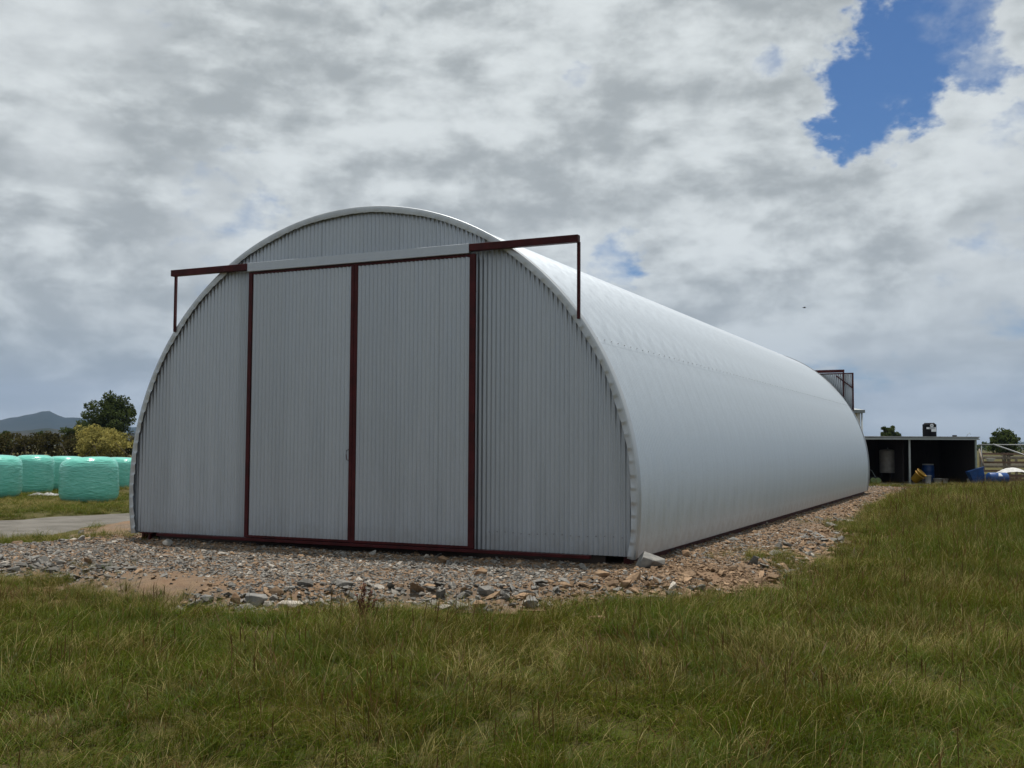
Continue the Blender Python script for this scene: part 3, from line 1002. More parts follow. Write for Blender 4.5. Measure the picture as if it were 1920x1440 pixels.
# ragged fringe where the grass meets the gravel
x = rng.uniform(-9, 20, 60000); y = rng.uniform(9, 47, 60000)
s = pad_sd(x, y); u_, v_ = barn_uv(x, y)
ok = (s > -.35) & (s < .10 + .25 * (rng.random(len(x)) < .12)) & (lane_sd(x, y) < -.1) & ~in_barn(x, y, .3) & (u_ > -4.5 - 9 * (v_ < 0)) & (rng.random(len(x)) < np.clip(.25 + 2.0 * (fbm(x * 1.2, y * 1.2, 131) - .4), .05, .8))
ok &= rng.random(len(x)) > 0.9 * np.exp(-(((x - bare[0]) / 2.3) ** 2 + ((y - bare[1]) / 0.95) ** 2))
x, y, s = x[ok], y[ok], s[ok]; n = len(x)
idx = tufts0 + np.where(rng.random(n) < .2, 5 + rng.integers(0, 3, n), rng.integers(0, 5, n))
h_ = rng.uniform(.4, .85, n) * np.where(s > 0.05, .6, 1)
scatter('fringe_grass', np.stack([x, y, pad_h(x, y, s)], 1), np.stack([rng.normal(0, .1, n), rng.normal(0, .1, n), rng.uniform(0, 6.28, n)], 1), np.stack([h_ * 1.1, h_ * 1.1, h_], 1), idx, grass_coll)

# short, half-dry growth on the left beyond the pad and round the bales
xs_, ys_ = [], []
x = rng.uniform(-26, 1, 60000); y = rng.uniform(14, 48, 60000)
ok = (np.abs(x) < 0.60 * y + 2) & ~in_barn(x, y, .2) & (pad_sd(x, y) < 0.05) & (lane_sd(x, y) < -0.02) & (barn_uv(x, y)[0] < -4.7)
ok &= rng.random(len(x)) < np.clip(0.15 + 2.2 * (fbm(x * .5, y * .5, 141) - .36), 0.04, 1)
x, y = x[ok], y[ok]; n = len(x)
idx = tufts0 + np.where(rng.random(n) < np.clip(.30 + 1.8 * (fbm(x * .35, y * .35, 145) - .5), .05, .8), 5 + rng.integers(0, 3, n), rng.integers(0, 5, n))
h_ = rng.uniform(.35, .7, n)
scatter('rough_grass', np.stack([x, y, ground_h(x, y)], 1), np.stack([rng.normal(0, .1, n), rng.normal(0, .1, n), rng.uniform(0, 6.28, n)], 1),
        np.stack([h_ * 1.8, h_ * 1.8, h_], 1), idx, grass_coll)
# weeds creeping over the gravel edge at the far left and stray tufts on the pad
w = []
for (px, py, sx, sy, nn) in ((60, 1008, 1.3, .35, 260), (110, 1095, .5, .25, 160), (20, 1072, .6, .25, 120), (225, 1112, .35, .2, 90), (850, 1000, 0, 0, 0), (1500, 1052, .5, .5, 200), (1590, 990, .3, .8, 160), (10, 1125, .8, .4, 120)):
    c_ = gp(px, py, -0.03)
    for _ in range(nn): w.append((c_[0] + random.gauss(0, sx), c_[1] + random.gauss(0, sy)))
w = np.array(w); n = len(w)
zw = np.maximum(pad_h(w[:, 0], w[:, 1]), ground_h(w[:, 0], w[:, 1]))
h_ = rng.uniform(.3, .75, n)
scatter('edge_weeds', np.column_stack([w, zw]), np.stack([rng.normal(0, .1, n), rng.normal(0, .1, n), rng.uniform(0, 6.28, n)], 1),
        np.stack([h_, h_, h_], 1), tufts0 + rng.integers(0, 8, n), grass_coll)

# ------------------------------------------------------------------ reddish dock weed in the grass
M_DOCK = mat('dry_dock', (0.10, 0.030, 0.016), 0.9, 0, 0.35, 20)
dp = gp(682, 1168, -0.16)
dock = empty('dock_weed', (dp[0], dp[1], float(ground_h(dp[0], dp[1]))))
tag(dock, 'single dry reddish brown dock weed standing up out of the green grass', 'weed')
m = MB(); seeds = MB(); r = random.Random(5)
for (ax, h_) in ((0.0, .44), (.28, .36), (-.30, .33), (.5, .27), (-.12, .40)):
    pts_ = [(0.02 * math.sin(ax * 9), 0, 0), (ax * 0.12, ax * .05, h_ * .5), (ax * 0.24, ax * .06, h_)]
    m.tube(pts_, [.006, .005, .002], 5)
    for k in range(46):
        t = r.uniform(.35, 1.0)
        px_ = ax * 0.24 * t + r.gauss(0, .010); pz = h_ * t
        seeds.tube([(px_, ax * .06 * t + r.gauss(0, .01), pz), (px_ + r.gauss(0, .008), ax * .06 * t + r.gauss(0, .012), pz + .012)], .006, 4)
m.build('stem', M_DOCK, dock); seeds.build('seed_head', M_DOCK, dock)

# ------------------------------------------------------------------ silage bales
mb = bpy.data.materials.new('green_stretch_wrap'); mb.use_nodes = True
q = G(mb.node_tree); b = mb.node_tree.nodes['Principled BSDF']
tcn = q.n('ShaderNodeTexCoord'); v = tcn.outputs['Object']
f = q.rng(q.noise(q.vmath('MULTIPLY', v, (1, 1, 5)), 2.0, 5, .6), .35, .65)
q.put(b.inputs['Base Color'], q.mix(f, (0.125, 0.47, 0.385), (0.175, 0.55, 0.46)))
b.inputs['Roughness'].default_value = 0.23; b.inputs['Subsurface Weight'].default_value = 0.0
bn = q.n('ShaderNodeBump'); bn.inputs['Strength'].default_value = 0.7; bn.inputs['Distance'].default_value = 0.04
q.put(bn.inputs['Height'], q.noise(q.vmath('MULTIPLY', v, (1.5, 1.5, 6)), 2.4, 3, .5, .6)); q.put(b.inputs['Normal'], bn.outputs[0])


def bale(px0, px1, pyb, pyt, label, seed, tilt=0.0, lean=0.0):
    """wrapped bale standing on its flat end between photo columns px0..px1, base row pyb, top row pyt"""
    c_ = gp((px0 + px1) / 2, pyb, -0.05)
    dist = c_[1]
    rad = (px1 - px0) / 2 * dist / F_PX
    dist += rad * 0.75
    k = dist / c_[1]
    cx, cy = c_[0] * k, dist
    rad = (px1 - px0) / 2 * dist / F_PX
    zb = float(ground_h(cx, cy))
    hgt_ = CAM_Z + (837.5 - pyt) * (dist - rad * .6) / F_PX - zb
    r_ = np.random.default_rng(seed)
    nt, nz = 48, 26
    V = []
    e = 0.36
    for i in range(nz):
        ph = -math.pi / 2 + math.pi * i / (nz - 1)
        cz = math.copysign(abs(math.sin(ph)) ** e, math.sin(ph)); cr = abs(math.cos(ph)) ** (e * 1.15)
        for j in range(nt):
            th = 2 * math.pi * j / nt
            sq = 1.0 / (abs(math.cos(th + .4)) ** 3.2 + abs(math.sin(th + .4)) ** 3.2) ** (1 / 3.2)
            sq = 0.82 + 0.18 * sq
            zz_ = 0.5 + 0.5 * cz
            w_ = 0.02 * math.sin(3 * th + seed) + 0.025 * (float(vnoise(np.array(th * 2.5), np.array(zz_ * 3), seed)) - .5) * 2
            rr = rad * 0.95 * cr * (sq + w_) * (1.03 - 0.10 * (zz_ - .35) ** 2)
            x_ = rr * math.cos(th); y_ = rr * math.sin(th)
            z_ = hgt_ * zz_ + (tilt * x_ + lean * y_) * max(0, zz_ - .3)
            V.append((x_, y_, z_ - 0.03))
    Fq = []
    for i in range(nz - 1):
        for j in range(nt):
            Fq.append((i * nt + j, i * nt + (j + 1) % nt, (i + 1) * nt + (j + 1) % nt, (i + 1) * nt + j))
    o = link('silage_bale', np_mesh(V, Fq), mb, None, True)
    o.location = (cx, cy, zb)
    return tag(o, label, 'bale', 'wrapped silage bales left of the barn')


bale(112, 218, 943, 860, 'green wrapped silage bale standing alone in front of the row', 1, 0.10, -.06)
bale(-62, 36, 936, 856, 'green wrapped silage bale cut off by the left picture edge', 2, -0.03)
bale(26, 99, 926, 856, 'green wrapped silage bale in the row just right of the leftmost', 3, 0.0)
bale(88, 160, 921, 858, 'green wrapped silage bale half hidden behind the front one', 4, -0.02)
bale(196, 268, 917, 860, 'green wrapped silage bale touching the barn wall edge in view', 5, -0.06)
# crumpled sheet on the ground between the bales
cp = gp(85, 931, -0.05)
nu, nv = 26, 12
V = []
for i in range(nu):
    for j in range(nv):
        a_, b_ = i / (nu - 1) - .5, j / (nv - 1) - .5
        V.append((a_ * 1.0 + .1 * b_, b_ * .5, 0.02 + 0.16 * float(fbm(np.array(a_ * 7 + 3), np.array(b_ * 6), 161, 3)) * (1 - 3.2 * b_ * b_) * (1 - 2.5 * a_ * a_)))
o = link('plastic_scrap', np_mesh(V, grid_faces(nu, nv)), mat('grey_scrap_film', (0.10, 0.10, 0.10), 0.5, 0, 0, 5, col2=(0.45, 0.45, 0.45)))
o.location = (cp[0], cp[1], float(ground_h(cp[0], cp[1])) + .02); o.rotation_euler = (0, 0, .1)
tag(o, 'crumpled grey plastic sheet lying on the ground between the bales', 'plastic sheet')

# ------------------------------------------------------------------ trees and hedge
def leaf_mat(name, ca, cb_, trans=.3):
    m = bpy.data.materials.new(name); m.use_nodes = True
    t = m.node_tree; t.nodes.remove(t.nodes['Principled BSDF']); q = G(t)
    at_ = q.n('ShaderNodeAttribute', attribute_name='blade')
    sp = q.n('ShaderNodeSeparateColor'); q.put(sp.inputs[0], at_.outputs['Color'])
    c = q.mix(sp.outputs[1], ca, cb_)
    df = q.n('ShaderNodeBsdfDiffuse'); q.put(df.inputs[0], c)
    tr = q.n('ShaderNodeBsdfTranslucent'); q.put(tr.inputs[0], c)
    ms = q.n('ShaderNodeMixShader'); ms.inputs[0].default_value = trans
    t.links.new(df.outputs[0], ms.inputs[1]); t.links.new(tr.outputs[0], ms.inputs[2])
    t.links.new(ms.outputs[0], t.nodes['Material Output'].inputs[0])
    return m


def leaves(centres, radii, per, size, seed, material, flat=0.75):
    """leaf faces gathered in clumps"""
    r = np.random.default_rng(seed)
    V = []; C = []
    for c_, rd in zip(centres, radii):
        n = int(per * r.uniform(.7, 1.3))
        d = r.normal(0, 1, (n, 3)); d /= np.linalg.norm(d, axis=1)[:, None]
        p = c_ + d * (rd * r.uniform(.25, 1.0, n) ** .5)[:, None] * np.array([1, 1, flat])
        a = r.normal(0, 1, (n, 3)); a /= np.linalg.norm(a, axis=1)[:, None]
        b_ = np.cross(a, r.normal(0, 1, (n, 3))); b_ /= np.linalg.norm(b_, axis=1)[:, None]
        s = size * r.uniform(.6, 1.4, n)[:, None]
        V.append(np.stack([p - a * s, p + b_ * s * .5, p + a * s, p - b_ * s * .5], 1))
        tone_ = np.clip(r.random() * .5 + r.random(n) * .5, 0, 1)
        C.append(np.repeat(tone_[:, None], 4, 1))
    V = np.concatenate(V); n = len(V)
    me = np_mesh(V.reshape(-1, 3), np.arange(n * 4).reshape(n, 4))
    cc = np.zeros((n * 4, 4), np.float32); cc[:, 1] = np.concatenate(C).ravel(); cc[:, 3] = 1
    ca = me.color_attributes.new('blade', 'FLOAT_COLOR', 'POINT'); ca.data.foreach_set('color', cc.ravel())
    me.materials.append(material)
    return me


M_BARK = mat('bark', (0.09, 0.07, 0.05), 0.95, 0, .3, 6, bump=.5, bscale=20)
ML_DARK = leaf_mat('dark_evergreen_leaves', (0.028, 0.042, 0.014), (0.098, 0.122, 0.038))
ML_YEL = leaf_mat('yellow_blossom_leaves', (0.17, 0.165, 0.045), (0.52, 0.45, 0.15))
ML_MID = leaf_mat('mid_green_leaves', (0.040, 0.060, 0.018), (0.105, 0.130, 0.040))
ML_HEDGE = leaf_mat('brownish_hedge_leaves', (0.036, 0.034, 0.014), (0.100, 0.088, 0.034))


def tree(name, label, base, height, width, crown_z0, material, seed, nclump, per, leaf, cat='tree', trunk_r=.16, spiky=0.25, inner=.35, shape=1.0, group=None):
    r = np.random.default_rng(seed)
    root = empty(name, tuple(base)); tag(root, label, cat, group)
    cz = (height + crown_z0) / 2; hz_ = (height - crown_z0) / 2
    cs, rs = [], []
    for _ in range(nclump):
        d = r.normal(0, 1, 3); d /= np.linalg.norm(d)
        k = r.uniform(inner, 1.0) ** .6
        taper = 1.0 - shape * 0.35 * max(0, d[2] * k)
        rd = width * r.uniform(.07, .14)
        bump_ = 1 + spiky * r.normal(0, .5)
        c_ = np.array([d[0] * (width / 2 - rd) * k * taper * bump_, d[1] * (width / 2 - rd) * k * taper, cz + d[2] * (hz_ - rd * .75) * k * (1 + .5 * (bump_ - 1))])
        cs.append(c_); rs.append(rd)
    link('crown', leaves(cs, rs, per, leaf, seed, material), None, root)
    m = MB()
    top_ = height * .72
    tp = [(0, 0, -.1), (width * .01, 0, height * .25), (-width * .02, width * .01, height * .5), (0, 0, top_)]
    m.tube(tp, [trunk_r * 1.25, trunk_r, trunk_r * .7, trunk_r * .25], 8)
    for k in range(0, min(nclump, 26)):
        c_ = cs[k]; h0 = max(0.12 * height, min(top_, c_[2] * r.uniform(.45, .75)))
        m.tube([(0, 0, h0), tuple(np.array([0, 0, h0]) * .5 + c_ * .5 + np.array([0, 0, .04 * height])), tuple(c_)], [trunk_r * .42, trunk_r * .24, trunk_r * .08], 5)
    m.build('trunk', M_BARK, root)
    return root


def tree_px(name, label, px, pytop, wpx, dist, crown_frac, *a, **k):
    p = at(px, pytop, dist)
    zb = float(ground_h(p[0], p[1]))
    w_ = wpx * dist / F_PX
    h = p[2] - zb
    return tree(name, label, (p[0], p[1], zb), h, w_, h * crown_frac, *a, **k)


tree_px('evergreen_tree', 'tall dark evergreen tree rising behind the yellow flowering tree', 212, 728, 122, 118, .06, ML_DARK, 21, 115, 110, .15, spiky=1.0, shape=1.9, trunk_r=.22, inner=.12)
tree_px('evergreen_tree', 'smaller dark spreading evergreen at the left foot of the tall tree', 160, 783, 92, 122, .2, ML_DARK, 22, 60, 100, .16, spiky=.5, trunk_r=.14)
tree_px('flowering_tree', 'round tree covered in pale yellow blossom behind the bales', 191, 792, 104, 72, .08, ML_YEL, 23, 150, 100, .07, spiky=.5, shape=.6, trunk_r=.1, inner=.45)
tree_px('shrub_tree', 'rounded dark tree standing above the hedge in the far left', 77, 801, 28, 140, .2, ML_DARK, 24, 30, 80, .12, trunk_r=.1)
tree_px('shrub_tree', 'dark bushy tree above the hedge at the left picture edge', 4, 803, 60, 105, .1, ML_MID, 25, 50, 90, .12, trunk_r=.1)
tree_px('pasture_tree', 'leafy green tree showing above the open shed roof', 1668, 794, 48, 130, .25, ML_MID, 26, 50, 90, .14, trunk_r=.14, spiky=.35)
tree_px('pasture_tree', 'leafy green tree right of the open shed above the yard rails', 1880, 799, 66, 120, .16, ML_MID, 27, 80, 90, .13, trunk_r=.14, spiky=.35)


def hedge(name, label, a, b_, h0, h1, dep, material, seed, per_m, leaf):
    r = np.random.default_rng(seed)
    a = np.array(a, float); b_ = np.array(b_, float); L = np.linalg.norm(b_ - a)
    mid = (a + b_) / 2
    root = empty(name, (mid[0], mid[1], float(ground_h(mid[0], mid[1])))); tag(root, label, 'hedge')
    n = int(L * per_m); cs, rs = [], []
    for _ in range(n):
        t = r.random(); p = a + (b_ - a) * t - mid
        hh = h0 + (h1 - h0) * float(fbm(np.array(t * L / 3.5), np.array(0.), seed, 4))
        rd = r.uniform(.3, .65)
        cs.append(np.array([p[0] + r.normal(0, dep * .25), p[1] + r.normal(0, dep * .3), max(.2, (hh - rd) * r.random() ** .55)])); rs.append(rd)
    link('foliage', leaves(cs, rs, 45, leaf, seed, material), None, root)
    m = MB()
    for k in range(int(L / 1.2)):
        t = (k + r.random()) * 1.2 / L; p = a + (b_ - a) * t - mid
        m.tube([(p[0], p[1], -.1), (p[0] + r.normal(0, .2), p[1], 1.0), (p[0] + r.normal(0, .4), p[1], 1.9)], [.05, .035, .012], 5)
    m.build('stems', M_BARK, root)
    return root


hedge('hedge', 'long overgrown brownish hedge running behind the silage bales', (-62, 84), (-14, 92), 1.5, 3.5, 2.2, ML_HEDGE, 41, 22, .12)
hedge('scrub_hedge', 'low brownish scrub growing just behind the silage bales', (-36, 62), (-12, 66), 0.8, 2.0, 1.4, ML_HEDGE, 42, 14, .09)
# far woods along the horizon on the right
r = np.random.default_rng(77)
cs, rs = [], []
for k in range(420):
    x_ = r.uniform(150, 420); y_ = 330 + r.normal(0, 12)
    hh = 3.0 + 5.0 * float(fbm(np.array(x_ / 22), np.array(0.), 8, 3))
    rd = r.uniform(1.2, 2.4); cs.append(np.array([x_, y_, max(.5, (hh - rd) * r.random() ** .5)])); rs.append(rd)
tag(link('far_woods', leaves(cs, rs, 30, .5, 78, ML_DARK)), 'dark line of far trees on the horizon behind the yards', kind='stuff')

# ------------------------------------------------------------------ open-fronted shed
SY = 50.0
sx0, sx1 = at(1612, 820, SY)[0] - 1.6, at(1832, 820, SY)[0]
xm = at(1706, 860, SY)[0]
zs0 = float(ground_h(17.0, 50.0))
zr = at(1706, 819, SY)[2]
shed = empty('open_shed', ((sx0 + sx1) / 2, SY, zs0)); tag(shed, 'low open-fronted shed with dark interior and grey gutter beyond the barn', 'shed')
ox = (sx0 + sx1) / 2
hs = zr - zs0
W0, W1 = sx0 - ox, sx1 - ox
M_GUT = mat('pale_grey_gutter', (0.36, 0.39, 0.40), 0.5, 0, .08); M_GUT2 = mat('grey_fascia', (0.20, 0.22, 0.23), 0.6)
M_POST = mat('pale_green_post', (0.27, 0.31, 0.27), 0.6); M_DARKW = mat('dark_brown_boards', (0.025, 0.018, 0.016), 0.9, 0, .3, 4, stretch=(6, 6, .4))  # boards in near-black brown with slight streaked variation
M_CONC = mat('old_concrete', (0.24, 0.22, 0.20), 0.9, 0, .2, 5, bump=.3)
def sbox(name, m_, *b6): mm = MB(); mm.box(*b6); return mm.build(name, m_, shed)
sbox('fascia', M_GUT2, W0 - .1, W1 + .05, -.06, -.02, hs - .12, hs - .03)
sbox('gutter', M_GUT, W0 - .1, W1 + .06, -.16, -.063, hs - .135, hs - .075)
sbox('roof', mat('weathered_iron_roof', (0.33, 0.34, 0.34), .55, .3), W0 - .1, W1 + .08, -.12, 4.6, hs - .028, hs + .02)
for xx in (W0 + .05, xm - ox, W1 - .06): sbox('post', M_POST if xx > 1 else M_GUT, xx - .038, xx + .038, 0.0, .08, -.1, hs - .123)
sbox('back_wall', M_DARKW, W0, W1, 4.3, 4.4, -.1, hs - .032)
for k, xx in enumerate((W0, W1 - .06)): sbox('side_wall', M_DARKW, xx, xx + .05, .105, 4.296, -.1, hs - .034)
sbox('partition', M_DARKW, xm - ox - .02, xm - ox + .02, .8, 4.29, -.1, hs - .04)
sbox('floor_slab', M_CONC, W0 - .05, W1 + .05, -.25, 4.25, -.12, .045)
sbox('roof_vent', M_DARKW, at(1803, 815, SY)[0] - ox, at(1809, 815, SY)[0] - ox, .9, 1.06, hs + .021, hs + .10)
# wire whip on the roof corner
m = MB(); wx = at(1821, 815, SY)[0] - ox
m.tube([(wx, .5, hs), (wx + .03, .5, hs + .12), (wx + .14, .5, hs + .20), (wx + .21, .5, hs + .13)], .009, 5); m.build('bent_wire', M_GUT2, shed)

zf = zs0 + .045   # shed floor
# steel cylinder tank on a stand
tp = at(1665, 880, SY + 2.3)
tk = empty('steel_cylinder', (tp[0], SY + 2.3, zf)); tag(tk, 'tall galvanised steel cylinder on legs inside the left bay of the shed', 'tank')
M_CYL = mat('galvanised_cylinder', (0.30, 0.285, 0.27), 0.5, .2)
zt0 = at(1665, 887, SY + 2.3)[2] - zf; zt1 = at(1665, 843, SY + 2.3)[2] - zf
rr = 15 * (SY + 2.3) / F_PX
m = MB(); m.lathe([(rr * .3, zt0), (rr * .96, zt0 + .01), (rr, zt0 + .05), (rr, zt1 - .07), (rr * .93, zt1 - .02), (rr * .5, zt1 + .01), (.03, zt1 + .03)], 28); m.build('shell', M_CYL, tk, True)
m = MB(); m.lathe([(.03, zt1 + .03), (.03, zt1 + .10)], 10); m.build('outlet', M_CYL, tk)
for k in range(3):
    a_ = k * 2.094 + .5; m = MB(); m.box(rr * .8 * math.cos(a_) - .025, rr * .8 * math.cos(a_) + .025, rr * .8 * math.sin(a_) - .025, rr * .8 * math.sin(a_) + .025, 0, zt0 + .02); m.build('leg', M_DARKW, tk)
for zz_ in (.33, .66):
    m = MB(); z_ = zt0 + (zt1 - zt0) * zz_; m.lathe([(rr + .004, z_ - .012), (rr + .008, z_), (rr + .004, z_ + .012)], 28); m.build('band', M_CYL, tk, True)

# black tank on the shed roof with its white label
M_BLACK = mat('black_polythene', (0.008, 0.008, 0.010), 0.75, spec=0.12)
M_WHITE = mat('white_print', (0.62, 0.64, 0.68), 0.6, 0, .06)
M_PRINT = mat('grey_print', (0.16, 0.20, 0.25), 0.6)
tp = at(1743, 818, SY + .9); rr = 12.2 * (SY + .9) / F_PX
ztk = at(1743, 793, SY + .9)[2] - (zr + .02)
bt = empty('roof_tank', (tp[0], SY + .9, zr + .02)); tag(bt, 'small black plastic tank with white label standing on the shed roof', 'tank')
m = MB(); m.lathe([(rr * .98, 0), (rr, .03), (rr, ztk * .86), (rr * .97, ztk * .91), (rr * .80, ztk * .92), (rr * .76, ztk * .99), (rr * .70, ztk), (.05, ztk)], 32); m.build('body', M_BLACK, bt, True)


def curved_label(name, m_, a0, a1, z0, z1, par, out=.006, n=8, disc=False):
    V = []; Fq = []
    if disc:
        ac, zc_, rd = a0, z0, a1
        V.append(((rr + out) * math.sin(ac), -(rr + out) * math.cos(ac), zc_))
        for k in range(20):
            t = 2 * math.pi * k / 20; a_ = ac + rd * math.cos(t) / rr
            V.append(((rr + out) * math.sin(a_), -(rr + out) * math.cos(a_), zc_ + rd * math.sin(t)))
        return link(name, mesh(V, [(0, 1 + k, 1 + (k + 1) % 20) for k in range(20)]), m_, par)
    for k in range(n + 1):
        a_ = a0 + (a1 - a0) * k / n
        V += [((rr + out) * math.sin(a_), -(rr + out) * math.cos(a_), z0), ((rr + out) * math.sin(a_), -(rr + out) * math.cos(a_), z1)]
    return link(name, np_mesh(V, grid_faces(n + 1, 2)), m_, par)


curved_label('label_disc', M_WHITE, -.02, .085, ztk * .80, 0, bt, disc=True)
curved_label('disc_mark', M_PRINT, -.02, .03, ztk * .79, 0, bt, out=.009, disc=True)
curved_label('label_band', M_WHITE, -.80, .78, ztk * .55, ztk * .68, bt, out=.005)
curved_label('label_foot', M_WHITE, -.12, .80, ztk * .36, ztk * .548, bt, out=.0055)
curved_label('label_lettering', M_PRINT, -.45, .45, ztk * .585, ztk * .65, bt, out=.009)

# drums, buckets and clutter
M_BLUE = mat('blue_plastic', (0.009, 0.055, 0.21), 0.4, 0, .15); M_YELLOW = mat('yellow_plastic', (0.30, 0.17, 0.012), 0.5)
M_PALE = mat('dirty_white_plastic', (0.55, 0.54, 0.52), 0.6, 0, .1); M_GRN = mat('faded_green_paint', (0.14, 0.20, 0.07), .6); M_RUB = mat('rubber', (.02, .02, .02), .8)


def drum(px, dy, r_, h_, m_, label, name='plastic_drum', cat='drum', z=zf, lid=None):
    p = at(px, 880, SY + dy); e_ = empty(name, (p[0], SY + dy, z)); tag(e_, label, cat)
    m = MB(); m.lathe([(r_ * .93, 0), (r_, .04), (r_, h_ * .32), (r_ * 1.03, h_ * .34), (r_, h_ * .36), (r_, h_ * .66), (r_ * 1.03, h_ * .68), (r_, h_ * .70), (r_, h_ - .05), (r_ * .9, h_), (.02, h_)], 24)
    m.build('body', m_, e_, True)
    if lid:
        m = MB(); m.lathe([(r_ * .95, h_ + .002), (r_ * .95, h_ + .05), (.02, h_ + .055)], 24); m.build('lid', lid, e_, True)
    return e_


def bucket(px, dy, r_, h_, m_, label, name='bucket', z=zf):
    p = at(px, 880, SY + dy); e_ = empty(name, (p[0], SY + dy, z)); tag(e_, label, 'bucket')
    m = MB(); m.lathe([(r_ * .78, 0), (r_ * .80, .01), (r_ * .97, h_ - .03), (r_ * 1.05, h_ - .03), (r_ * 1.05, h_), (r_ * .95, h_), (r_ * .76, .03)], 22); m.build('body', m_, e_, True)
    m = MB(); m.tube([(r_ * 1.05 * math.cos(a_), 0, h_ - .02 + .0 + r_ * .9 * math.sin(a_) * (-.55)) for a_ in np.linspace(0, math.pi, 9)], .006, 5)
    m.xf(Matrix.Translation((0, -r_ * .55, 0))); m.build('handle', M_GUT2, e_)
    return e_


drum(1740, 2.4, .29, .88, M_BLUE, 'dark blue drum standing behind the white bucket in the right bay', lid=M_PALE)
bucket(1740, 1.0, .15, .40, M_PALE, 'tall white bucket in front of the blue drum in the shed')
bucket(1758, 1.7, .20, .24, M_PALE, 'low pale tub on the shed floor right of the white bucket', 'tub')
bucket(1772, 1.8, .14, .22, M_PALE, 'small grey tub furthest right of the tubs on the shed floor', 'tub')
drum(1816, 2.0, .30, .92, M_BLUE, 'dark blue drum in the shadow beside the right shed post', lid=M_BLUE)
bucket(1818, .35, .13, .26, M_PALE, 'small white pail at the foot of the drum by the right post', 'pail')
# yellow bin tipped by the middle post
p = at(1713, 890, SY - .35); yb = empty('tipped_bin', (p[0], SY - .35, zs0 + .05)); tag(yb, 'yellow plastic bin tipped over at the middle shed post', 'bin')
m = MB(); m.lathe([(.17, 0), (.18, .01), (.235, .52), (.265, .53), (.265, .56), (.225, .56), (.16, .03)], 20)
m.xf(Matrix.Translation((0, 0, .17)) @ Matrix.Rotation(R(38), 4, 'Y') @ Matrix.Rotation(R(25), 4, 'X')); m.build('body', M_YELLOW, yb, True)
m = MB(); m.lathe([(.268, .40), (.275, .415), (.268, .43)], 20); m.xf(Matrix.Translation((0, 0, .17)) @ Matrix.Rotation(R(38), 4, 'Y') @ Matrix.Rotation(R(25), 4, 'X')); m.build('rim_band', M_YELLOW, yb, True)
# little cart with green wheels in the left bay
p = at(1640, 890, SY + .5); ct = empty('hand_cart', (p[0], SY + .5, zf)); tag(ct, 'small hand cart with faded green wheels in the left shed bay', 'cart')
for dx in (-.09, .14):
    w_ = MB(); w_.lathe([(.06, -.03), (.14, -.035), (.145, 0), (.14, .035), (.06, .03)], 20); w_.xf(Matrix.Translation((dx, -.05, .145)) @ Matrix.Rotation(R(90), 4, 'X'))
    wo_ = w_.build('wheel', M_GRN, ct, True)
m = MB(); m.box(-.2, .22, 0, .35, .18, .32); bevel(m.build('tray', M_RUB, ct), .02)
m = MB(); m.tube([(.15, .3, .3), (.02, .45, .62), (-.05, .5, .66)], .015, 6); m.build('handle', M_GUT2, ct)

# blue tipped trough, blue barrel on its side, white cover on crates
p = at(1838, 890, SY - .5)
bl = empty('tilted_trough', (p[0] - .06, SY - .45, zs0)); tag(bl, 'blue plastic trough propped on end against the right shed corner', 'trough')
m = MB(); m.add([(-.28, -.18, .0), (.28, -.18, .0), (.28, .12, 0), (-.28, .12, 0), (-.36, -.25, .72), (.36, -.25, .72), (.36, .2, .72), (-.36, .2, .72)],
                [(3, 2, 1, 0), (0, 1, 5, 4), (1, 2, 6, 5), (2, 3, 7, 6), (3, 0, 4, 7), (4, 5, 6, 7)])
m.xf(Matrix.Translation((0, 0, .08)) @ Matrix.Rotation(R(-17), 4, 'Y')); bevel(m.build('body', M_BLUE, bl), .03, 3)
m = MB(); m.bar((-.38, -.26, .73), (.38, -.26, .73), .05, .05); m.xf(Matrix.Translation((0, 0, .08)) @ Matrix.Rotation(R(-17), 4, 'Y')); m.build('rim', M_BLUE, bl)
p = at(1870, 891, SY - 1.0)
bb = empty('fallen_drum', (p[0], SY - 1.0, zs0 + .02)); tag(bb, 'bright blue drum lying on its side in the grass by the yard', 'drum')
rd = .25
m = MB(); m.lathe([(.03, -.46), (rd * .9, -.46), (rd, -.42), (rd, -.16), (rd * 1.03, -.14), (rd, -.12), (rd, .12), (rd * 1.03, .14), (rd, .16), (rd, .42), (rd * .9, .46), (.03, .46)], 28)
mx = Matrix.Translation((0, 0, rd + .12)) @ Matrix.Rotation(R(8), 4, 'Z') @ Matrix.Rotation(R(90), 4, 'Y'); m.xf(mx); m.build('body', M_BLUE, bb, True)
m = MB()
for k in range(7):
    a_ = R(-70 + k * 12); m.v += [((rd + .006) * math.cos(math.pi / 2 + a_) * 1.0, -(rd + .006) * abs(math.sin(math.pi / 2 + a_)) , 0)] if False else []
V = []; 
for i in range(6):
    a_ = R(20 + i * 8)
    wdt = .11 - .012 * i
    V += [(-wdt + .02, -(rd + .006) * math.cos(a_), rd + .12 + (rd + .006) * math.sin(a_)), (wdt + .02, -(rd + .006) * math.cos(a_), rd + .12 + (rd + .006) * math.sin(a_))]
lb = link('white_mark', np_mesh(V, grid_faces(6, 2)), M_WHITE, bb); lb.rotation_euler = (0, 0, R(8))
p = at(1858, 880, SY + .3)
b2 = drum(1858, .25, .22, .38, M_BLUE, 'short blue drum standing behind the fallen drum', z=zs0 + .02, lid=M_PALE)
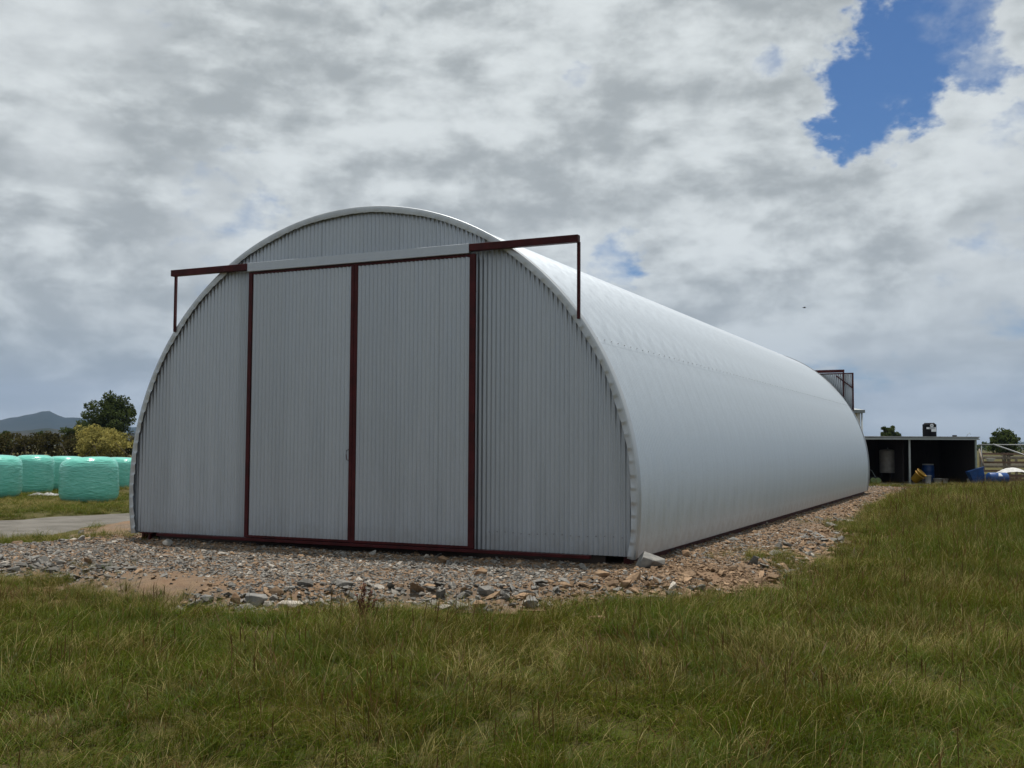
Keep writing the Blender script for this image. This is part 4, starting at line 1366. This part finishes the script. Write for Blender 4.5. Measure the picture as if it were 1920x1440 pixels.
# crate stack with a white cover
p = at(1898, 890, SY + .2)
cr = empty('crate', (p[0], SY + .2, zs0)); tag(cr, 'brown slatted timber crate beside the fallen blue drum', 'crate')
M_WOOD = mat('weathered_timber', (0.16, 0.10, 0.075), .9, 0, .3, 5, stretch=(1, 1, 8)); M_WOOD2 = mat('grey_yard_timber', (0.20, 0.165, 0.13), .9, 0, .3, 5)
for k in range(3):
    m = MB(); m.box(-.62, .62, -.42, -.395, .06 + k * .16, .18 + k * .16); m.build('slat', M_WOOD, cr)
    m = MB(); m.box(-.62, .62, .395, .42, .06 + k * .16, .18 + k * .16); m.build('slat', M_WOOD, cr)
for sx in (-.58, 0, .58):
    for sy in (-.39, .36):
        m = MB(); m.box(sx - .03, sx + .03, sy, sy + .028, 0, .52); m.build('upright', M_WOOD, cr)
m = MB(); m.box(-.62, .62, -.39, .39, .02, .055); m.build('base', M_WOOD, cr)
nu, nv = 30, 16; V = []
for i in range(nu):
    for j in range(nv):
        a_, b_ = i / (nu - 1) * 2 - 1, j / (nv - 1) * 2 - 1
        dome = max(0, 1 - (abs(a_) ** 2.2)) * max(0, 1 - b_ * b_ * .7)
        V.append((a_ * .66, b_ * .46, .535 + .30 * dome ** .8 + .03 * float(fbm(np.array(a_ * 5 + 9), np.array(b_ * 5), 3, 3))))
cvo = link('white_cover', np_mesh(V, grid_faces(nu, nv)), mat('white_canvas', (.50, .50, .49), .8), None, True); cvo.location = (p[0], SY + .2, zs0)
tag(cvo, 'white domed canvas cover lying over the timber crate', 'cover')

# timber yard rails and steel pipe rail
FY = 57.0
fx0, fx1 = at(1838, 860, FY)[0], at(2080, 860, FY)[0]
zfy = float(ground_h(25., FY))
yf = empty('yard_fence', ((fx0 + fx1) / 2, FY, zfy)); tag(yf, 'weathered timber stockyard fence of several rails right of the shed', 'fence')
ox2 = (fx0 + fx1) / 2
for k, py in enumerate((851, 859, 867, 875, 883, 891)):
    zc_ = at(1880, py, FY)[2] - zfy; hh = .11 if k else .10
    m = MB(); m.box(fx0 - ox2, fx1 - ox2, -.03 + .004 * k, .02 + .004 * k, zc_ - hh / 2, zc_ + hh / 2); m.build('rail', M_WOOD2 if k % 2 else M_WOOD, yf)
for px in (1841, 1885, 1893, 1935, 1985, 2040, 2075):
    xx = at(px, 860, FY)[0] - ox2
    m = MB(); m.box(xx - .07, xx + .07, .04, .17, -.1, at(1880, 849, FY)[2] - zfy); m.build('post', M_WOOD2, yf)
FY2 = 62.0
yf2 = empty('yard_fence', (at(1900, 860, FY2)[0], FY2, zfy)); tag(yf2, 'second paler timber yard fence further back behind the first', 'fence')
for k, py in enumerate((857, 871)):
    zc_ = at(1880, py, FY2)[2] - zfy
    m = MB(); m.box(-1.9, 6, -.02, .02, zc_ - .06, zc_ + .06); m.build('rail', mat('bleached_rail', (.42, .37, .30), .9) if k == 0 else bpy.data.materials['bleached_rail'], yf2)
for xx in (-1.8, .2, 2.2, 4.2, 5.9):
    m = MB(); m.box(xx - .06, xx + .06, .022, .14, -.1, 1.3); m.build('post', M_WOOD2, yf2)
M_PIPE = mat('galvanised_pipe', (.22, .23, .24), .55, .3)
pr = empty('pipe_rail', (at(1880, 834, 55)[0], 55, zfy)); tag(pr, 'thin galvanised steel pipe rail on posts above the yard fence', 'rail')
zt = at(1880, 834, 55)[2] - zfy
m = MB(); m.tube([(at(1834, 834, 55)[0] - pr.location.x, 0, zt), (at(2060, 834, 55)[0] - pr.location.x, 0, zt)], .03, 8); m.build('top_pipe', M_PIPE, pr, True)
for px in (1840, 1990, 2055):
    xx = at(px, 834, 55)[0] - pr.location.x
    m = MB(); m.tube([(xx, 0, -.1), (xx, 0, zt - .02)], .028, 8); m.build('post', M_PIPE, pr, True)
p0, p1 = at(1862, 833, 54), at(1935, 858, 52.5)
m = MB(); m.tube([p0, p1, at(1960, 867, 52.0)], .04, 8); o = m.build('leaning_pole', M_PIPE, None, True); tag(o, 'pale steel pole slanting down to the right across the yard rails', 'pole')
p0, p1 = at(1836, 842, 52), at(1846, 880, 51.2)
m = MB(); m.tube([p0, p1], .035, 6)
o = m.build('leaning_pole', M_WOOD2, None, True); tag(o, 'grey timber prop leaning against the right shed corner', 'pole')
# white feed trough hung on the rails
p = at(1857, 863, FY - .25); tr_ = empty('feed_trough', (p[0], FY - .25, p[2] - .06)); tag(tr_, 'small white feed trough hung on the yard rails', 'trough')
m = MB(); m.add([(-.13, -.1, 0), (.13, -.1, 0), (.13, .1, 0), (-.13, .1, 0), (-.19, -.16, .13), (.19, -.16, .13), (.19, .16, .13), (-.19, .16, .13)], [(3, 2, 1, 0), (0, 1, 5, 4), (1, 2, 6, 5), (2, 3, 7, 6), (3, 0, 4, 7)]); m.build('body', M_PALE, tr_)
m = MB(); m.box(-.21, .21, -.18, .17, .131, .15); m.build('rim', M_PALE, tr_)

# ------------------------------------------------------------------ cream building behind the barn
BY = 62.0
cx1 = at(1616, 780, BY)[0]; zt = at(1616, 768, BY)[2]; zg = float(ground_h(cx1, BY))
cb = empty('cream_building', (cx1 - 3, BY, zg)); tag(cb, 'cream walled building with grey gutter showing behind the barn', 'building')
M_CREAM = mat('cream_weatherboard', (0.40, 0.34, 0.22), .8, 0, .12, 3)
hb = zt - zg
def cbox(n_, m_, *b6): mm = MB(); mm.box(*b6); return mm.build(n_, m_, cb)
cbox('wall', M_CREAM, -5, 2.85, 0, 6, -.1, hs * 0 + hb - .22)
cbox('gutter', M_GUT2, -5.2, 3.12, -.22, -.05, hb - .2, hb - .02)
cbox('barge', M_GUT2, 2.95, 3.10, -.049, 6.2, hb - .2, hb - .02)
cbox('soffit', M_GUT2, -5.1, 2.949, -.049, 6.1, hb - .218, hb - .16)
m = MB(); m.add([(-5.2, -.2, hb - .019), (3.1, -.2, hb - .019), (3.1, 3, hb + .25), (-5.2, 3, hb + .25), (3.1, 6.2, hb - .019), (-5.2, 6.2, hb - .019)], [(0, 1, 2, 3), (3, 2, 4, 5), (1, 4, 2), (0, 3, 5)]); m.build('roof', M_GUT, cb)
cbox('corner_board', M_PALE, 2.72, 2.90, -.02, -.002, -.1, hb - .221)
m = MB(); m.tube([(2.97, -.08, hb - .2), (2.97, -.08, -.1)], .05, 10); m.build('downpipe', M_GUT, cb, True)
cbox('window', mat('dark_window_glass', (.02, .025, .03), .1), -1.2, .2, -.015, -.001, 1.0, 2.0)

# ------------------------------------------------------------------ a bird passing over
bp = at(1508, 577, 60)
bird = empty('bird', tuple(bp)); tag(bird, 'small dark bird flying in the sky right of the barn roof', 'bird')
M_BIRD = mat('dark_plumage', (.02, .02, .022), .8)
m = MB(); m.tube([(-.11, 0, 0), (-.06, 0, .005), (0, 0, 0), (.06, 0, .0), (.095, 0, .012), (.115, 0, .01)], [.004, .018, .026, .022, .016, .003], 8); m.build('body', M_BIRD, bird, True)
for s_ in (-1, 1):
    m = MB(); m.add([(.05, s_ * .01, .01), (-.03, s_ * .01, .01), (.04, s_ * .09, .045), (-.035, s_ * .09, .045), (-.02, s_ * .2, .02), (-.045, s_ * .19, .02)], [(0, 1, 3, 2), (2, 3, 5, 4)]); m.build('wing', M_BIRD, bird)
m = MB(); m.add([(-.09, -.008, 0), (-.09, .008, 0), (-.15, .02, 0), (-.15, -.02, 0)], [(0, 1, 2, 3)]); m.build('tail', M_BIRD, bird)

# ------------------------------------------------------------------ air
HAZE = 0.00007
m = MB(); m.box(-9500, 9500, -9500, 9500, -6, 520)
hzb = m.build('haze', None); tag(hzb, 'faint blue haze over the far hills', kind='stuff')
mh = bpy.data.materials.new('haze_air'); mh.use_nodes = True
t = mh.node_tree; t.nodes.clear()
pv = t.nodes.new('ShaderNodeVolumePrincipled'); pv.inputs['Color'].default_value = (.38, .56, .90, 1); pv.inputs['Density'].default_value = HAZE; pv.inputs['Anisotropy'].default_value = 0.0
om = t.nodes.new('ShaderNodeOutputMaterial'); t.links.new(pv.outputs[0], om.inputs['Volume'])
hzb.data.materials.append(mh)
